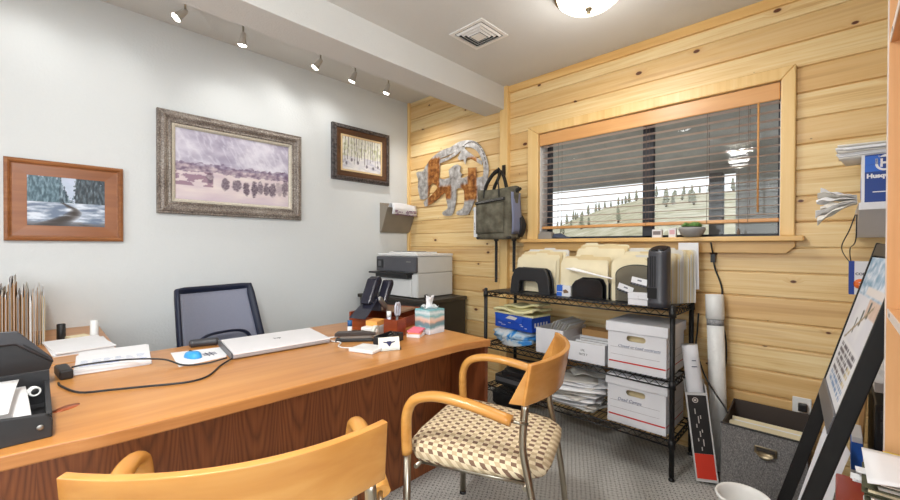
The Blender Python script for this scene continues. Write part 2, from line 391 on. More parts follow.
# ------------------------------------------------------------ setting
YW = 2.66; XL = -3.17; XR = .46; ZC = 2.462; ZL = 2.632; YN = -1.55; XH = 1.6; YB = .52
WX0, WX1, WZ0, WZ1 = -1.631, -.215, 1.232, 2.025      # window opening
def shell():
    b = MB(); b.box(XL-.1, XH+.1, YN-.1, YW+.25, -.06, 0); struct('floor', b, CARPET)
    b = MB(); b.box(XL-.12, XL, YN-.1, YW+.2, 0, 2.75); struct('wall_left', b, WALLP)
    # planked wall: every plank a softly rounded log-siding profile with a groove
    b = MB(); gr = .0062; d = .012
    def strip(x0, x1, z0, z1):
        k = math.floor((z0-PZ0)/PITCH)
        while PZ0+k*PITCH < z1-1e-6:
            lo = PZ0+k*PITCH; hi = lo+PITCH; prof = []
            for q, dep in ((0, d), (gr*.35, d), (gr*1.0, .0012), (gr*1.8, 0), (PITCH-gr*1.6, 0), (PITCH-gr*.8, .0012), (PITCH-gr*.15, d), (PITCH, d)):
                prof.append((lo+q, dep))
            pr2 = [(min(max(z, z0), z1), dep) for z, dep in prof if True]
            P = []; F = []
            for z, dep in pr2: P += [(x0, YW+dep, z), (x1, YW+dep, z)]
            for i in range(len(pr2)-1):
                if pr2[i+1][0]-pr2[i][0] > 1e-6: F.append((2*i, 2*i+1, 2*i+3, 2*i+2))
            b.add(P, F, 0, False); k += 1
    xs = [XL, WX0, WX1, XR+.1]
    strip(XL, WX0, 0, 2.75); strip(WX1, XR+.1, 0, 2.75); strip(WX0, WX1, 0, WZ0); strip(WX0, WX1, WZ1, 2.75)
    for (x0, x1, z0, z1) in ((XL, WX0, 0, 2.75), (WX1, XR+.1, 0, 2.75), (WX0, WX1, 0, WZ0), (WX0, WX1, WZ1, 2.75)):
        b.box(x0, x1, YW+d+.001, YW+.16, z0, z1, 1)
    struct('wall_back', b, [PINE, PINE_H])
    b = MB(); b.box(XR, XR+.1, YB, YW+.2, 0, 2.75); b.box(XR+.1, XH, YB, YB+.1, 0, 2.75); struct('wall_right', b, WALLP)
    b = MB()
    HX = (-.95-.2, -.95+1.0)
    y0, y1, z0, z1 = -1.1, 0.0, .8, 2.1
    b.box(XH, XH+.12, YN, y0, 0, 2.75); b.box(XH, XH+.12, y1, YB+.1, 0, 2.75); b.box(XH, XH+.12, y0, y1, 0, z0); b.box(XH, XH+.12, y0, y1, z1, 2.75)
    struct('wall_hall', b, WALLP)
    b = MB(); x0, x1, z0, z1 = -2.15, -.25, .95, 2.15
    b.box(XL, x0, YN-.12, YN, 0, 2.75); b.box(x1, XH+.1, YN-.12, YN, 0, 2.75); b.box(x0, x1, YN-.12, YN, 0, z0); b.box(x0, x1, YN-.12, YN, z1, 2.75)
    struct('wall_near', b, WALLP)
    b = MB(); b.box(-1.94, XH+.1, YN-.1, YW+.05, ZC, ZC+.04); b.box(XL-.05, -2.16, YN-.1, YW+.05, ZL, ZL+.04); struct('ceiling', b, CEIL)
    b = MB(); b.box(-2.163, -1.94, YN, YW-.004, 2.279, ZL+.04); struct('ceiling_beam', b, BEAMP, .003)
    # trim
    b = MB(); b.box(-1.982, -1.905, YW-.04, YW+.01, 0, ZC); struct('trim_1', b, PINE_V, .004)
    b = MB(); b.box(XL+.001, XL+.03, YW-.022, YW+.01, 0, ZL); struct('trim_2', b, PINE_V, .003)
    b = MB(); b.box(-1.905, XR, YW-.02, YW+.01, ZC-.055, ZC); struct('trim_3', b, PINE_H, .003)
    # window: casing, jambs, sill, dark sashes, glass
    w = bpy.data.objects.new('window_1', None); COL.objects.link(w); w['kind'] = 'structure'
    b = MB(); ox0, ox1, oz1 = -1.724, -.157, 2.09
    def case(p): b.prism(p, (0, .032, 0))
    y = YW-.028
    case([(ox0, y, WZ0), (WX0, y, WZ0), (WX0, y, WZ1), (ox0, y, oz1)])
    case([(WX1, y, WZ0), (ox1, y, WZ0), (ox1, y, oz1), (WX1, y, WZ1)])
    case([(WX0, y, WZ1), (WX1, y, WZ1), (ox1, y, oz1), (ox0, y, oz1)])
    obj('window_casing', b, PINE_V, w, .006)
    b = MB(); b.box(-1.785, -.122, YW-.075, YW+.105, WZ0-.026, WZ0); obj('window_sill', b, PINE_H, w, .004)
    b = MB(); b.prism([(-1.755, YW-.03, WZ0-.088), (-.19, YW-.03, WZ0-.088), (-.155, YW-.03, WZ0-.055), (-.155, YW-.03, WZ0-.026), (-1.755, YW-.03, WZ0-.026)], (0, .032, 0)); obj('sill_apron', b, PINE_H, w, .003)
    b = MB(); yj0, yj1 = YW+.004, YW+.105
    b.box(WX0, WX0+.004, yj0, yj1, WZ0, WZ1); b.box(WX1-.004, WX1, yj0, yj1, WZ0, WZ1); b.box(WX0, WX1, yj0, yj1, WZ1-.004, WZ1); obj('window_reveal', b, WHITEP, w)
    fr = mat('dark_bronze_window_frame', (46, 50, 58), .4)
    b = MB(); y0, y1 = YW+.105, YW+.14
    for x0, x1 in ((WX0, WX0+.034), (-.924, -.858), (WX1-.02, WX1)): b.box(x0, x1, y0, y1, WZ0, WZ1)
    b.box(WX0, WX1, y0, y1, WZ0, WZ0+.018); b.box(WX0, WX1, y0, y1, WZ1-.04, WZ1)
    obj('window_sash', b, fr, w, .003)
    for x0, x1 in ((WX0+.03, -.92), (-.862, WX1-.015)):
        b = MB(); b.box(x0, x1, YW+.12, YW+.124, WZ0+.01, WZ1-.03); obj('glass_pane', b, GLASS, w)
    # two unseen windows added behind the camera for the fill lights: plain sashes
    w2 = bpy.data.objects.new('added_window_near', None); COL.objects.link(w2); w2['kind'] = 'structure'
    b = MB()
    for q in ((-2.15, -2.1), (-1.23, -1.17), (-.3, -.25)): b.box(q[0], q[1], YN-.1, YN-.05, .95, 2.15)
    b.box(-2.15, -.25, YN-.1, YN-.05, .95, 1.0); b.box(-2.15, -.25, YN-.1, YN-.05, 2.1, 2.15); obj('window_sash', b, WHITEP, w2)
    b = MB(); b.box(-2.1, -.3, YN-.08, YN-.075, 1, 2.1); obj('glass_pane', b, GLASS, w2)
    w3 = bpy.data.objects.new('added_window_hall', None); COL.objects.link(w3); w3['kind'] = 'structure'
    b = MB(); b.box(XH+.05, XH+.1, -1.1, -1.05, .8, 2.1); b.box(XH+.05, XH+.1, -.05, 0, .8, 2.1); b.box(XH+.05, XH+.1, -1.1, 0, .8, .85); b.box(XH+.05, XH+.1, -1.1, 0, 2.05, 2.1); obj('window_sash', b, WHITEP, w3)
    b = MB(); b.box(XH+.07, XH+.075, -1.05, -.05, .85, 2.05); obj('glass_pane', b, GLASS, w3)
shell()

# ------------------------------------------------------------ outdoors
def outside():
    sof = mat('dark_porch_boards', (184, 186, 184), .8, 0, .15)
    b = MB(); b.prism([(-6.5, 2.95, 2.62), (-6.5, 5.1, 2.02), (-6.5, 5.1, 2.14), (-6.5, 2.95, 2.74)], (7.6, 0, 0)); struct('porch_roof', b, sof)
    b = MB(); b.box(-6.5, 1.1, 5.0, 5.12, 1.955, 2.2); struct('porch_fascia', b, mat('porch_fascia_paint', (164, 165, 164), .7))
    b = MB(); b.box(-.99, -.875, 4.97, 5.1, -.4, 1.96); struct('porch_post', b, mat('porch_post_paint', (104, 104, 106), .7))
    b = MB(); b.box(-.70, 1.2, 4.6, 6.2, -.4, 2.3); struct('porch_side_wall', b, mat('porch_wall_paint', (146, 148, 144), .8, 0, .1))
    b = MB(); b.box(-7, 2, 2.95, 6.2, -.45, -.4); struct('porch_deck', b, mat('porch_deck_boards', (150, 145, 136), .8))
    # hillside: a height field with a wooded ridge
    t = NT('dry_grass_hillside', .95, 0, .1); o = t.obj(); n = t.noise(o, .9, 5); n2 = t.noise(t.mapping(o, (1, 1, .3)), .35, 4)
    c = t.ramp(n, [(.3, (150, 144, 120)), (.5, (188, 180, 154)), (.7, (216, 208, 190))]); c = t.mix(t.math('MULTIPLY', n2, .4), c, lin((150, 150, 112))); t.base(c)
    nx, ny = 80, 26; P = []; F = []
    def ridge(x):
        pts = [(-90, 2.6), (-45, 3.2), (-36, 3.6), (-31.5, 5.2), (-26, 7.0), (-20, 8.2), (-13, 8.3), (-6, 8.2), (20, 7)]
        for (a, ha), (c2, hc) in zip(pts, pts[1:]):
            if a <= x <= c2: return ha+(hc-ha)*(x-a)/(c2-a)
        return 5
    def hz(x, y):
        f = min(max((y-9)/51, 0), 1); f = f**.8
        return -1.6+(ridge(x*60/max(y, 12))+1.6)*f+.35*mnoise.noise(Vector((x*.25, y*.25, 0)))*f
    for i in range(nx+1):
        for j in range(ny+1):
            x = -90+110*i/nx; y = 6.5+58*j/ny; P.append((x, y, hz(x, y)))
    for i in range(nx):
        for j in range(ny):
            a = i*(ny+1)+j; F.append((a, a+ny+1, a+ny+2, a+1))
    b = MB(); b.add(P, F, 0, True); struct('hillside', b, t.m)
    fol = mat('conifer_needles', (158, 158, 136), .95, 0, .3, 2, 0, 200, .1); bark = mat('conifer_bark', (104, 92, 76), .9)
    random.seed(11)
    def conifer(h):
        r = thing('conifer_tree', 'spiky conifer on the hillside seen through the blinds', 'tree', group='conifers on the hillside')
        b = MB(); b.tube([(0, 0, -.4), (0, 0, h*.9)], [.12, .03], 6); obj('trunk', b, bark, r)
        b = MB(); nl = 7
        for k in range(nl):
            z = h*(.16+.8*k/nl); rr = h*.16*(1-k/nl)+.08; n = 9; P = [(0, 0, z+h*.19)]; 
            for q in range(n):
                a = 2*PI*q/n+random.random()*.5; s = rr*(.7+.5*random.random()); P.append((s*math.cos(a), s*math.sin(a), z-.1*random.random()*h*.4))
            b.add(P, [(0, 1+q, 1+(q+1) % n) for q in range(n)])
        obj('foliage', b, fol, r); return r
    protos = [conifer(1.6), conifer(1.15), conifer(.8)]
    spots = []
    for i in range(52):
        xx = -40+31*i/51+random.uniform(-.4, .4); y = random.uniform(57, 62)
        spots.append((xx*y/60, y, 0))
    for i in range(20):
        y = random.uniform(30, 50); x = random.uniform(-.62, -.2)*y; spots.append((x, y, 0))
    keep = []
    for q in spots:
        if all((q[0]-p[0])**2+(q[1]-p[1])**2 > .8 for p in keep): keep.append(q)
    spots = keep
    for i, (x, y, z) in enumerate(spots):
        p = protos[i] if i < 3 else protos[random.choice([0, 1, 1, 2, 2])]
        if i < 3: p.location = (x, y, hz(x, y)); continue
        dup(p, (x, y, hz(x, y)), random.uniform(0, 6))
outside()

# ------------------------------------------------------------ lamps
def domes():
    g = mat('lit_opal_glass', (255, 246, 228), .3, 0, 0, 8, 0, 200, .5, 2.0)
    def dome(x, y, label, watt):
        r = thing('ceiling_light', label, 'ceiling light', (x, y, ZC))
        b = MB(); b.lathe([(.17, 0), (.175, -.012), (.168, -.03), (.155, -.03)], 32); obj('base_ring', b, BRASS, r)
        b = MB(); b.lathe([(.158, -.028), (.15, -.05), (.12, -.075), (.075, -.092), (.02, -.1), (.0, -.1)][::-1], 32); obj('glass_shade', b, g, r)
        b = MB(); b.lathe([(.0, -.128), (.006, -.126), (.01, -.12), (.006, -.114), (.014, -.108), (.018, -.1), (.018, -.094)], 14); obj('finial', b, BRASS, r)
        for kind, w in zip(('AREA', 'POINT'), watt):      # the lamp's light: mostly downward, a little sideways and up
            ld = bpy.data.lights.new('dome_lamp', kind); ld.energy = w; ld.color = (1, .985, .955)
            if kind == 'AREA': ld.shape = 'DISK'; ld.size = .3
            else: ld.shadow_soft_size = .1
            lo = bpy.data.objects.new('dome_lamp', ld); COL.objects.link(lo); lo.location = (x, y, ZC-.14 if kind == 'AREA' else ZC-.25)
    dome(-.905, 1.925, 'round opal glass ceiling light with brass finial near the air vent', DOME_W[0])
    dome(-.85, -.21, 'second opal glass ceiling light above the visitor side of the desk', DOME_W[1])
domes()
def spots():
    lit = mat('lit_spot_bulb', (255, 248, 236), .3, 0, 0, 8, 0, 200, .5, 14)
    SATIN = mat('brushed_pale_nickel', (206, 200, 192), .45, .35)
    labs = ['leftmost ceiling spotlight, tilted to the left over the large picture', 'second ceiling spotlight from the left, straight stem above the large picture',
            'third ceiling spotlight from the left, leaning left under the beam', 'fourth ceiling spotlight from the left, before the small dark-framed picture', 'rightmost ceiling spotlight, nearest the pine wall corner',
            'ceiling spotlight above the framed winter creek picture']
    data = [(.62, -2.79, 2.53, (-.02, -.16, -.18)), (.945, -2.80, 2.525, (-.04, .0, -.2)), (1.49, -2.80, 2.535, (-.08, -.12, -.2)), (1.79, -2.80, 2.535, (-.08, -.05, -.2)), (2.12, -2.80, 2.535, (-.06, -.03, -.2)), (-.02, -2.80, 2.535, (-.09, -.02, -.2))]
    for lab, (y, x, z, d), watt in zip(labs, data, SPOT_W):
        r = thing('spotlight', lab, 'spotlight', (x, y, ZL), 0, 'track spotlights along the left wall')
        b = MB(); b.cyl((0, 0, -.012), .035, .012, 20); obj('canopy', b, WHITEENAM, r)
        b = MB(); b.cyl((0, 0, z-ZL+.02), .006, ZL-z-.03, 10); obj('stem', b, CHROME, r)
        q = Vector(d).to_track_quat('Z', 'Y').to_matrix().to_4x4(); Mh = Matrix.Translation((0, 0, z-ZL+.03)) @ q
        b = MB(); b.lathe([(.010, -.012), (.016, 0), (.019, .03), (.023, .05), (.028, .068), (.030, .07), (.026, .068), (.022, .05)], 20, 0, Mh); obj('lamp_shade', b, SATIN, r)
        b = MB(); b.lathe([(.0, .05), (.021, .052), (.0255, .066), (.021, .076), (.0, .079)], 18, 0, Mh); obj('bulb', b, lit, r)
        ld = bpy.data.lights.new('spot_lamp', 'SPOT'); ld.energy = watt; ld.spot_size = 2.0; ld.spot_blend = 1; ld.shadow_soft_size = .03; ld.color = (1, .985, .95)
        lo = bpy.data.objects.new('spot_lamp', ld); COL.objects.link(lo)
        dv = Vector(d).normalized(); lo.location = Vector((x, y, z+.03))+dv*.11
        aim = Vector((dv.x-.25, dv.y, dv.z)) if 'rightmost' not in lab else Vector((.1, .4, -.85)); lo.rotation_euler = aim.to_track_quat('-Z', 'Y').to_euler()
spots()
def vent():
    r = thing('air_vent', 'square white louvred air vent set in the ceiling', 'vent', (-1.578, 1.875, ZC))
    b = MB(); s = .128
    for q in ((-s, s, -s, -s+.022), (-s, s, s-.022, s)): b.box(q[0], q[1], q[2], q[3], -.007, 0)
    for q in ((-s, -s+.022), (s-.022, s)): b.box(q[0], q[1], -s+.022, s-.022, -.007, 0)
    obj('frame', b, WHITEENAM, r, .002)
    b = MB(); b.box(-s+.02, s-.02, -s+.02, s-.02, -.001, 0); obj('duct_opening', b, BLACKP, r)
    b = MB()
    for k, a in enumerate((.098, .076, .054)):
        z = -.004-.002*k
        for sx, sy in ((1, 0), (-1, 0), (0, 1), (0, -1)):
            if sx: P = [(sx*a, -a, z), (sx*a, a, z), (sx*(a-.009), a-.009, z-.010), (sx*(a-.009), -a+.009, z-.010)]
            else: P = [(-a, sy*a, z), (a, sy*a, z), (a-.009, sy*(a-.009), z-.010), (-a+.009, sy*(a-.009), z-.010)]
            b.prism(P, (0, 0, .0015))
    b.box(-.036, .036, -.036, .036, -.017, -.015)
    obj('louvre', b, WHITEENAM, r)
vent()
def blinds():
    r = thing('wooden_blind', 'wide wooden slat blind with a tan valance in the window', 'window blind', ((WX0+WX1)/2, YW+.04, WZ1))
    x0, x1 = WX0+.012-(WX0+WX1)/2, WX1-.008-(WX0+WX1)/2
    sl = wood('pale_blind_wood', (214, 194, 182), (228, 208, 198), (236, 220, 212), 'X', 50, .35)
    vw = wood('valance_wood', (200, 142, 84), (216, 160, 100), (228, 176, 116), 'X', 50, .35)
    b = MB(); b.box(x0-.008, x1+.004, -.052, -.036, -.092, -.004); obj('valance', b, vw, r, .005)
    b = MB(); b.box(x0, x1, -.034, .03, -.05, -.006); obj('head_rail', b, vw, r)
    for k in range(14):
        z = 1.932-.0447*k-WZ1
        b = MB(); b.prism([(x0, -.026, z), (x0, -.013, z+.0022), (x0, .013, z+.0022), (x0, .026, z), (x0, .013, z-.0012), (x0, -.013, z-.0012)], (x1-x0, 0, 0)); obj('slat', b, sl, r)
    b = MB(); b.box(x0, x1, -.026, .026, 1.308-WZ1, 1.328-WZ1); obj('bottom_rail', b, vw, r, .004)
    cm = mat('blind_cord', (120, 104, 92), .8)
    for x in (-.56, .05, .38, .57):
        b = MB()
        for y in (-.028, .028): b.tube([(x, y, -.05), (x, y, 1.31-WZ1)], .0012, 5)
        obj('ladder_cord', b, cm, r)
    b = MB(); b.tube([(.615, -.045, -.09), (.615, -.045, 1.36-WZ1)], .005, 8); obj('tilt_wand', b, vw, r)
    b = MB(); b.tube([(.53, -.034, -.09), (.53, -.034, 1.27-WZ1)], .0012, 5); b.lathe([(.004, .03), (.009, .008), (.007, 0)][::-1], 10, 0, T(.53, -.034, 1.245-WZ1)); obj('pull_cord', b, cm, r)
blinds()
# ------------------------------------------------------------ pictures
def fbm(x, y, s=1, o=4, seed=0):
    v = 0; a = 1; t = 0
    for i in range(o):
        v += a*mnoise.noise(Vector((x*s, y*s, seed+i*7.3))); t += a; a *= .55; s *= 2.1
    return v/t
def canvas(name, w, h, nx, ny, fn, parent, M):
    """A flat canvas in the local x/y plane with its picture as vertex pigment."""
    b = MB(); P = [(w*(i/nx-.5), h*(j/ny-.5), 0) for i in range(nx+1) for j in range(ny+1)]
    F = [(i*(ny+1)+j, (i+1)*(ny+1)+j, (i+1)*(ny+1)+j+1, i*(ny+1)+j+1) for i in range(nx) for j in range(ny)]
    b.add(P, F, 0, False, M)
    K = len(P); b.add([(-w/2, -h/2, -.002), (w/2, -h/2, -.002), (w/2, h/2, -.002), (-w/2, h/2, -.002)], [(3, 2, 1, 0)], 0, False, M)
    o = obj(name, b, MATS.setdefault('pigment', painted('painted_canvas', .55)) if 'pigment' not in MATS else MATS['pigment'], parent)
    at = o.data.color_attributes.new('pigment', 'FLOAT_COLOR', 'POINT'); buf = []
    for i in range(nx+1):
        for j in range(ny+1): buf += list(lin(fn(i/nx, j/ny)))
    buf += [.5, .5, .5, 1]*4
    at.data.foreach_set('color', buf); return o
def mixc(a, b, t):
    t = min(max(t, 0), 1); return tuple(p+(q-p)*t for p, q in zip(a, b))
def pic_forest_clearing(u, v):
    # a plain misty clearing: pale violet woods above, cream ground, a scatter of dark bushes
    n = fbm(u*3, v*3, 2, 5, 3)
    c = mixc((168, 160, 182), (224, 220, 232), .5+n*1.3+.25*math.sin(u*9+v*2))
    br = abs(fbm(u*9+v*3, v*2.2, 1.4, 3, 12)); c = mixc(c, (236, 234, 242), max(0, .5-br*5))
    if v < .52:
        gy = .5+.04*fbm(u*6, 0, 1, 3, 5)
        if v < gy: c = mixc((236, 224, 220), (214, 196, 204), .5+fbm(u*5, v*12, 1, 4, 9)); c = mixc(c, (196, 178, 196), (.13-v)*4)
    hb = .46+.05*fbm(u*7, 1, 1, 4, 21)
    if hb-.05-.05*fbm(u*14, 2, 1, 3, 22) < v < hb+.07+.1*abs(fbm(u*9, 3, 1, 3, 25)):
        c = mixc(c, (112, 92, 118), .55+fbm(u*22, v*22, 1, 3, 27))
    if u < .3 and .2 < v < .42 and fbm(u*9, v*14, 1, 3, 44) > -.05: c = mixc(c, (140, 108, 130), .75)
    for k, (bx, by, bw, bh, d) in enumerate([(.27, .34, .03, .075, .6), (.40, .27, .035, .095, .9), (.50, .27, .045, .085, .8), (.585, .235, .03, .105, 1), (.66, .235, .03, .12, 1), (.715, .26, .03, .1, .8), (.775, .255, .03, .1, .9), (.835, .25, .035, .11, .9), (.9, .28, .04, .12, .35), (.965, .3, .035, .13, .8)]):
        e = ((u-bx)/bw)**2+((v-by)/bh)**2
        e -= 1.4*fbm(u*30, v*24, 1, 4, k*3); c = mixc(c, (66, 52, 70), d*.85*min(1, max(0, (1.15-e)*2.2))*(.8+.6*fbm(u*60, v*50, 1, 2, 9)))
    return c
def pic_creek(u, v):
    n = fbm(u*4, v*4, 2, 5, 1); sky = mixc((206, 214, 236), (180, 196, 214), n+.5)
    if v > .48:
        gap = math.exp(-((u-.53+.12*(v-.7))/.075)**2)
        tall = fbm(u*24, 0, 1, 3, 7)*.5+1.12-.62*gap+.25*fbm(u*30, v*22, 1, 3, 70)
        c = sky
        if v < tall:
            t = fbm(u*34, v*9, 1, 4, 3); c = mixc((40, 58, 70), (160, 182, 196), .36+t*1.6)
            if u > .58: c = mixc(c, (54, 58, 62), .5+.6*fbm(u*40, v*6, 1, 2, 33))
            elif u < .4: c = mixc(c, (106, 146, 160), .35)
    else:
        b = fbm(u*4, v*16, 1, 4, 5); c = mixc((112, 128, 152), (222, 230, 242), .45+b*2.2)
        cx = .43+.16*math.sin((.48-v)*9)+.05*b; wd = .025+.55*(.48-v)**1.3
        e = abs(u-cx)/wd
        if e < 1: c = mixc((62, 54, 50), c, e**2*.8+.6*max(0, b))
        if v < .1: c = mixc(c, (66, 60, 58), .75-v*5+b)
    return c
def pic_snow_trees(u, v):
    n = fbm(u*5, v*5, 1.5, 4, 2); c = mixc((214, 212, 220), (244, 242, 238), .5+n)
    if v > .42:
        g = fbm(u*16, v*8, 1, 4, 8); c = mixc((232, 230, 222), (150, 158, 92), max(0, .15+g*1.7)*(1-abs(v-.64)*2.4))
    for k in range(15):
        x = .04+.066*k+.012*math.sin(k*5.1); wd = .006+.004*(k*7 % 3)/2
        if abs(u-x-.01*math.sin(v*7+k)) < wd and v > .2+.06*(k % 4): c = mixc(c, (118, 112, 108), .75)
    if v < .42:
        s = fbm(u*4+v*9, v*9, 1, 4, 12); c = mixc(c, (166, 164, 190), max(0, s*1.5))
        for x, y in ((.13, .22), (.25, .33), (.4, .27), (.62, .2), (.78, .18), (.9, .24)):
            if (abs(u-x)/.025)**2+(abs(v-y)/.05)**2 < 1: c = mixc(c, (96, 92, 102), .8)
    return c
def picture(name, label, yc, zc, w, h, prof, mats, lin_w, canvas_fn, nx, ny, liner=None):
    """Frame on the left wall: local x = world y, local y = world z, local z = out of the wall (+X)."""
    r = thing(name, label, 'framed picture', (XL+.001, yc, zc))
    A = Matrix(((0, 0, 1, 0), (1, 0, 0, 0), (0, 1, 0, 0), (0, 0, 0, 1)))
    def ring(inset_h, mi=0):
        """inset_h: list of (inset, height) from the outside in, swept round the rectangle."""
        b = MB(); P = []; F = []
        for ins, hh in inset_h:
            x, y = w/2-ins, h/2-ins; P += [(-x, -y, hh), (x, -y, hh), (x, y, hh), (-x, y, hh)]
        for i in range(len(inset_h)-1):
            for k in range(4):
                k2 = (k+1) % 4; F.append((i*4+k, i*4+k2, i*4+4+k2, i*4+4+k))
        b.add(P, F, 0, False, A); return b
    b = ring(prof); b.box(-w/2+.002, w/2-.002, -h/2+.002, h/2-.002, 0, .004, 0, A); obj('frame', b, mats[0], r)
    if liner:
        obj('liner', ring(liner), mats[1], r)
    ins = (liner or prof)[-1][0]; zz = (liner or prof)[-1][1]
    canvas('canvas', w-2*ins+.004, h-2*ins+.004, nx, ny, canvas_fn, r, A @ Matrix.Translation((0, 0, max(zz-.002, .0065))))
    return r
def pictures():
    t = NT('weathered_silver_brown_frame', .45, .2); o = t.obj(); n = t.noise(t.mapping(o, (1, 1, 1)), 110, 5, .4, .6); n2 = t.noise(o, 9, 3)
    t.base(t.ramp(t.math('ADD', t.math('MULTIPLY', n, .7), t.math('MULTIPLY', n2, .3)), [(.36, (92, 80, 74)), (.5, (138, 127, 118)), (.64, (178, 171, 161))])); t.bump(n, .5, .004)
    liner = mat('silver_beaded_liner', (206, 198, 182), .4, .2, .12, 120)
    r = picture('framed_picture', 'large wide picture of a pale violet forest clearing in ornate weathered silver frame', 1.022, 1.722, .962, .676,
            [(0, .0), (0, .03), (.006, .04), (.014, .038), (.02, .046), (.034, .05), (.046, .044), (.052, .034), (.062, .03), (.072, .034), (.08, .026)], [t.m, liner], 0, pic_forest_clearing, 150, 100,
            [(.08, .024), (.081, .03), (.092, .027), (.1, .021), (.102, .016)])
    b = MB()
    for k in range(120):
        s = k/120*4; side = int(s); f = s-side; x, y = .481-.087, .338-.087
        p = [(-x+2*x*f, -y), (x, -y+2*y*f), (x-2*x*f, y), (-x, y-2*y*f)][side]
        c = Vector((.028, p[0], p[1])); q = .0042
        b.add([c+Vector(d)*q for d in ((1, 0, 0), (-1, 0, 0), (0, 1, 0), (0, -1, 0), (0, 0, 1), (0, 0, -1))], [(0, 2, 4), (2, 1, 4), (1, 3, 4), (3, 0, 4), (2, 0, 5), (1, 2, 5), (3, 1, 5), (0, 3, 5)], 0, True)
    obj('beading', b, liner, r)
    dk = NT('dark_bronze_picture_frame', .4, .3); o = dk.obj(); n = dk.noise(o, 50, 4); dk.base(dk.ramp(n, [(.35, (58, 54, 54)), (.65, (112, 104, 102))])); dk.bump(n, .3, .003)
    mt = wood('brown_inner_frame', (70, 46, 30), (88, 58, 38), (108, 72, 46), 'Y', 40)
    r = picture('framed_picture', 'small picture of bare trees in snow in dark brown stepped frame near the corner', 2.087, 2.006, .61, .49,
            [(0, 0), (0, .028), (.006, .036), (.014, .034), (.018, .042), (.032, .044), (.036, .034)], [dk.m, mt], 0, pic_snow_trees, 90, 70,
            [(.036, .032), (.05, .034), (.088, .022)])
    b = MB(); x0, y0 = .305-.084, .245-.084
    for (a, c, d, e) in ((-x0, x0, -y0, -y0+.016), (-x0, x0, y0-.016, y0), (-x0, -x0+.016, -y0+.016, y0-.016), (x0-.016, x0, -y0+.016, y0-.016)): b.box(.02, .0265, a, c, d, e)
    obj('fillet', b, mat('cream_fillet', (222, 196, 150), .5), r, .002)
    r = picture('framed_picture', 'wooden framed picture of a snowy creek between firs with wide orange wood mount', .127, 1.418, .49, .443,
            [(0, 0), (0, .026), (.004, .032), (.014, .036), (.022, .03), (.024, .02), (.03, .018)], [wood('red_brown_frame', (120, 70, 36), (148, 92, 50), (182, 124, 78), 'Y', 50), FRAMEWOOD], 0, pic_creek, 120, 80,
            [(.03, .018), (.085, .016), (.085, .0165)])
pictures()

# ------------------------------------------------------------ desk
ZD = .70
def bowfront():
    ks = [(-.95, -1.40), (-.06, -1.338), (.11, -1.318), (.39, -1.309), (.8, -1.303), (1.37, -1.312), (1.52, -1.295), (1.61, -1.268)]
    return [(p.y, p.x) for p in smooth_pts([(y, x, 0) for y, x in ks], 3)]
def desk():
    r = thing('executive_desk', 'long cherry and walnut bow-front office desk in front of the grey wall', 'desk', (0, 0, 0))
    fp = bowfront(); xb = -2.205; ye = 1.655
    b = MB(); top = [(x, y, ZD-.036) for x, y in fp]+[(xb+.02, ye, ZD-.036), (xb, ye-.02, ZD-.036), (xb, -.95, ZD-.036)]
    b.prism(top, (0, 0, .036))
    mi = []
    o = obj('desk_top', b, [DESKTOP, DESKEDGE], r)
    for p in o.data.polygons: p.material_index = 0 if abs(p.normal.z) > .5 else 1
    bv = o.modifiers.new('bevel', 'BEVEL'); bv.width = .004; bv.segments = 2; bv.limit_method = 'ANGLE'; bv.angle_limit = .8
    b = MB(); b.box(-1.545, -1.525, -.9, 1.585, 0, ZD-.036); obj('modesty_panel', b, PANEL, r)
    b = MB(); b.prism([(-1.285, 1.585, 0), (-1.285, 1.61, 0), (-2.16, 1.64, 0), (-2.16, 1.615, 0)], (0, 0, ZD-.036)); obj('end_panel', b, PANELX, r, .003)
    b = MB(); b.box(-2.16, -1.29, -.925, -.9, 0, ZD-.036); obj('end_panel', b, PANELX, r, .003)
    # inlaid oval knot in the veneer
    b = MB(); b.lathe([(0, 0), (1, 0), (1, .0006), (0, .0006)], 24, 0, Matrix.Translation((-1.604, .06, ZD-.0002)) @ Matrix.Rotation(2.28, 4, 'Z') @ Matrix.Diagonal((.036, .02, 1, 1)))
    obj('veneer_knot', b, mat('dark_veneer_knot', (172, 88, 48), .3, 0, .2, 60), r)
    r2 = thing('credenza', 'brown wood credenza against the wall left of the office chair', 'credenza', (0, 0, 0))
    b = MB(); b.box(-3.165, -2.222, -1.0, .258, ZD-.034, ZD); obj('credenza_top', b, [DESKTOP], r2, .004)
    b = MB(); b.box(-3.15, -2.26, -.98, .242, 0, ZD-.034); obj('cabinet_body', b, PANELX, r2)
    for k in range(2):
        b = MB(); b.box(-2.26, -2.244, -.96+.6*k, -.37+.6*k, .06, ZD-.06); d = obj('door', b, PANELX, r2, .003)
        b = MB(); b.tube([(-2.225, -.45+.25*k, .42), (-2.225, -.45+.25*k, .52)], .006, 8); obj('handle', b, BRASS, d)
desk()

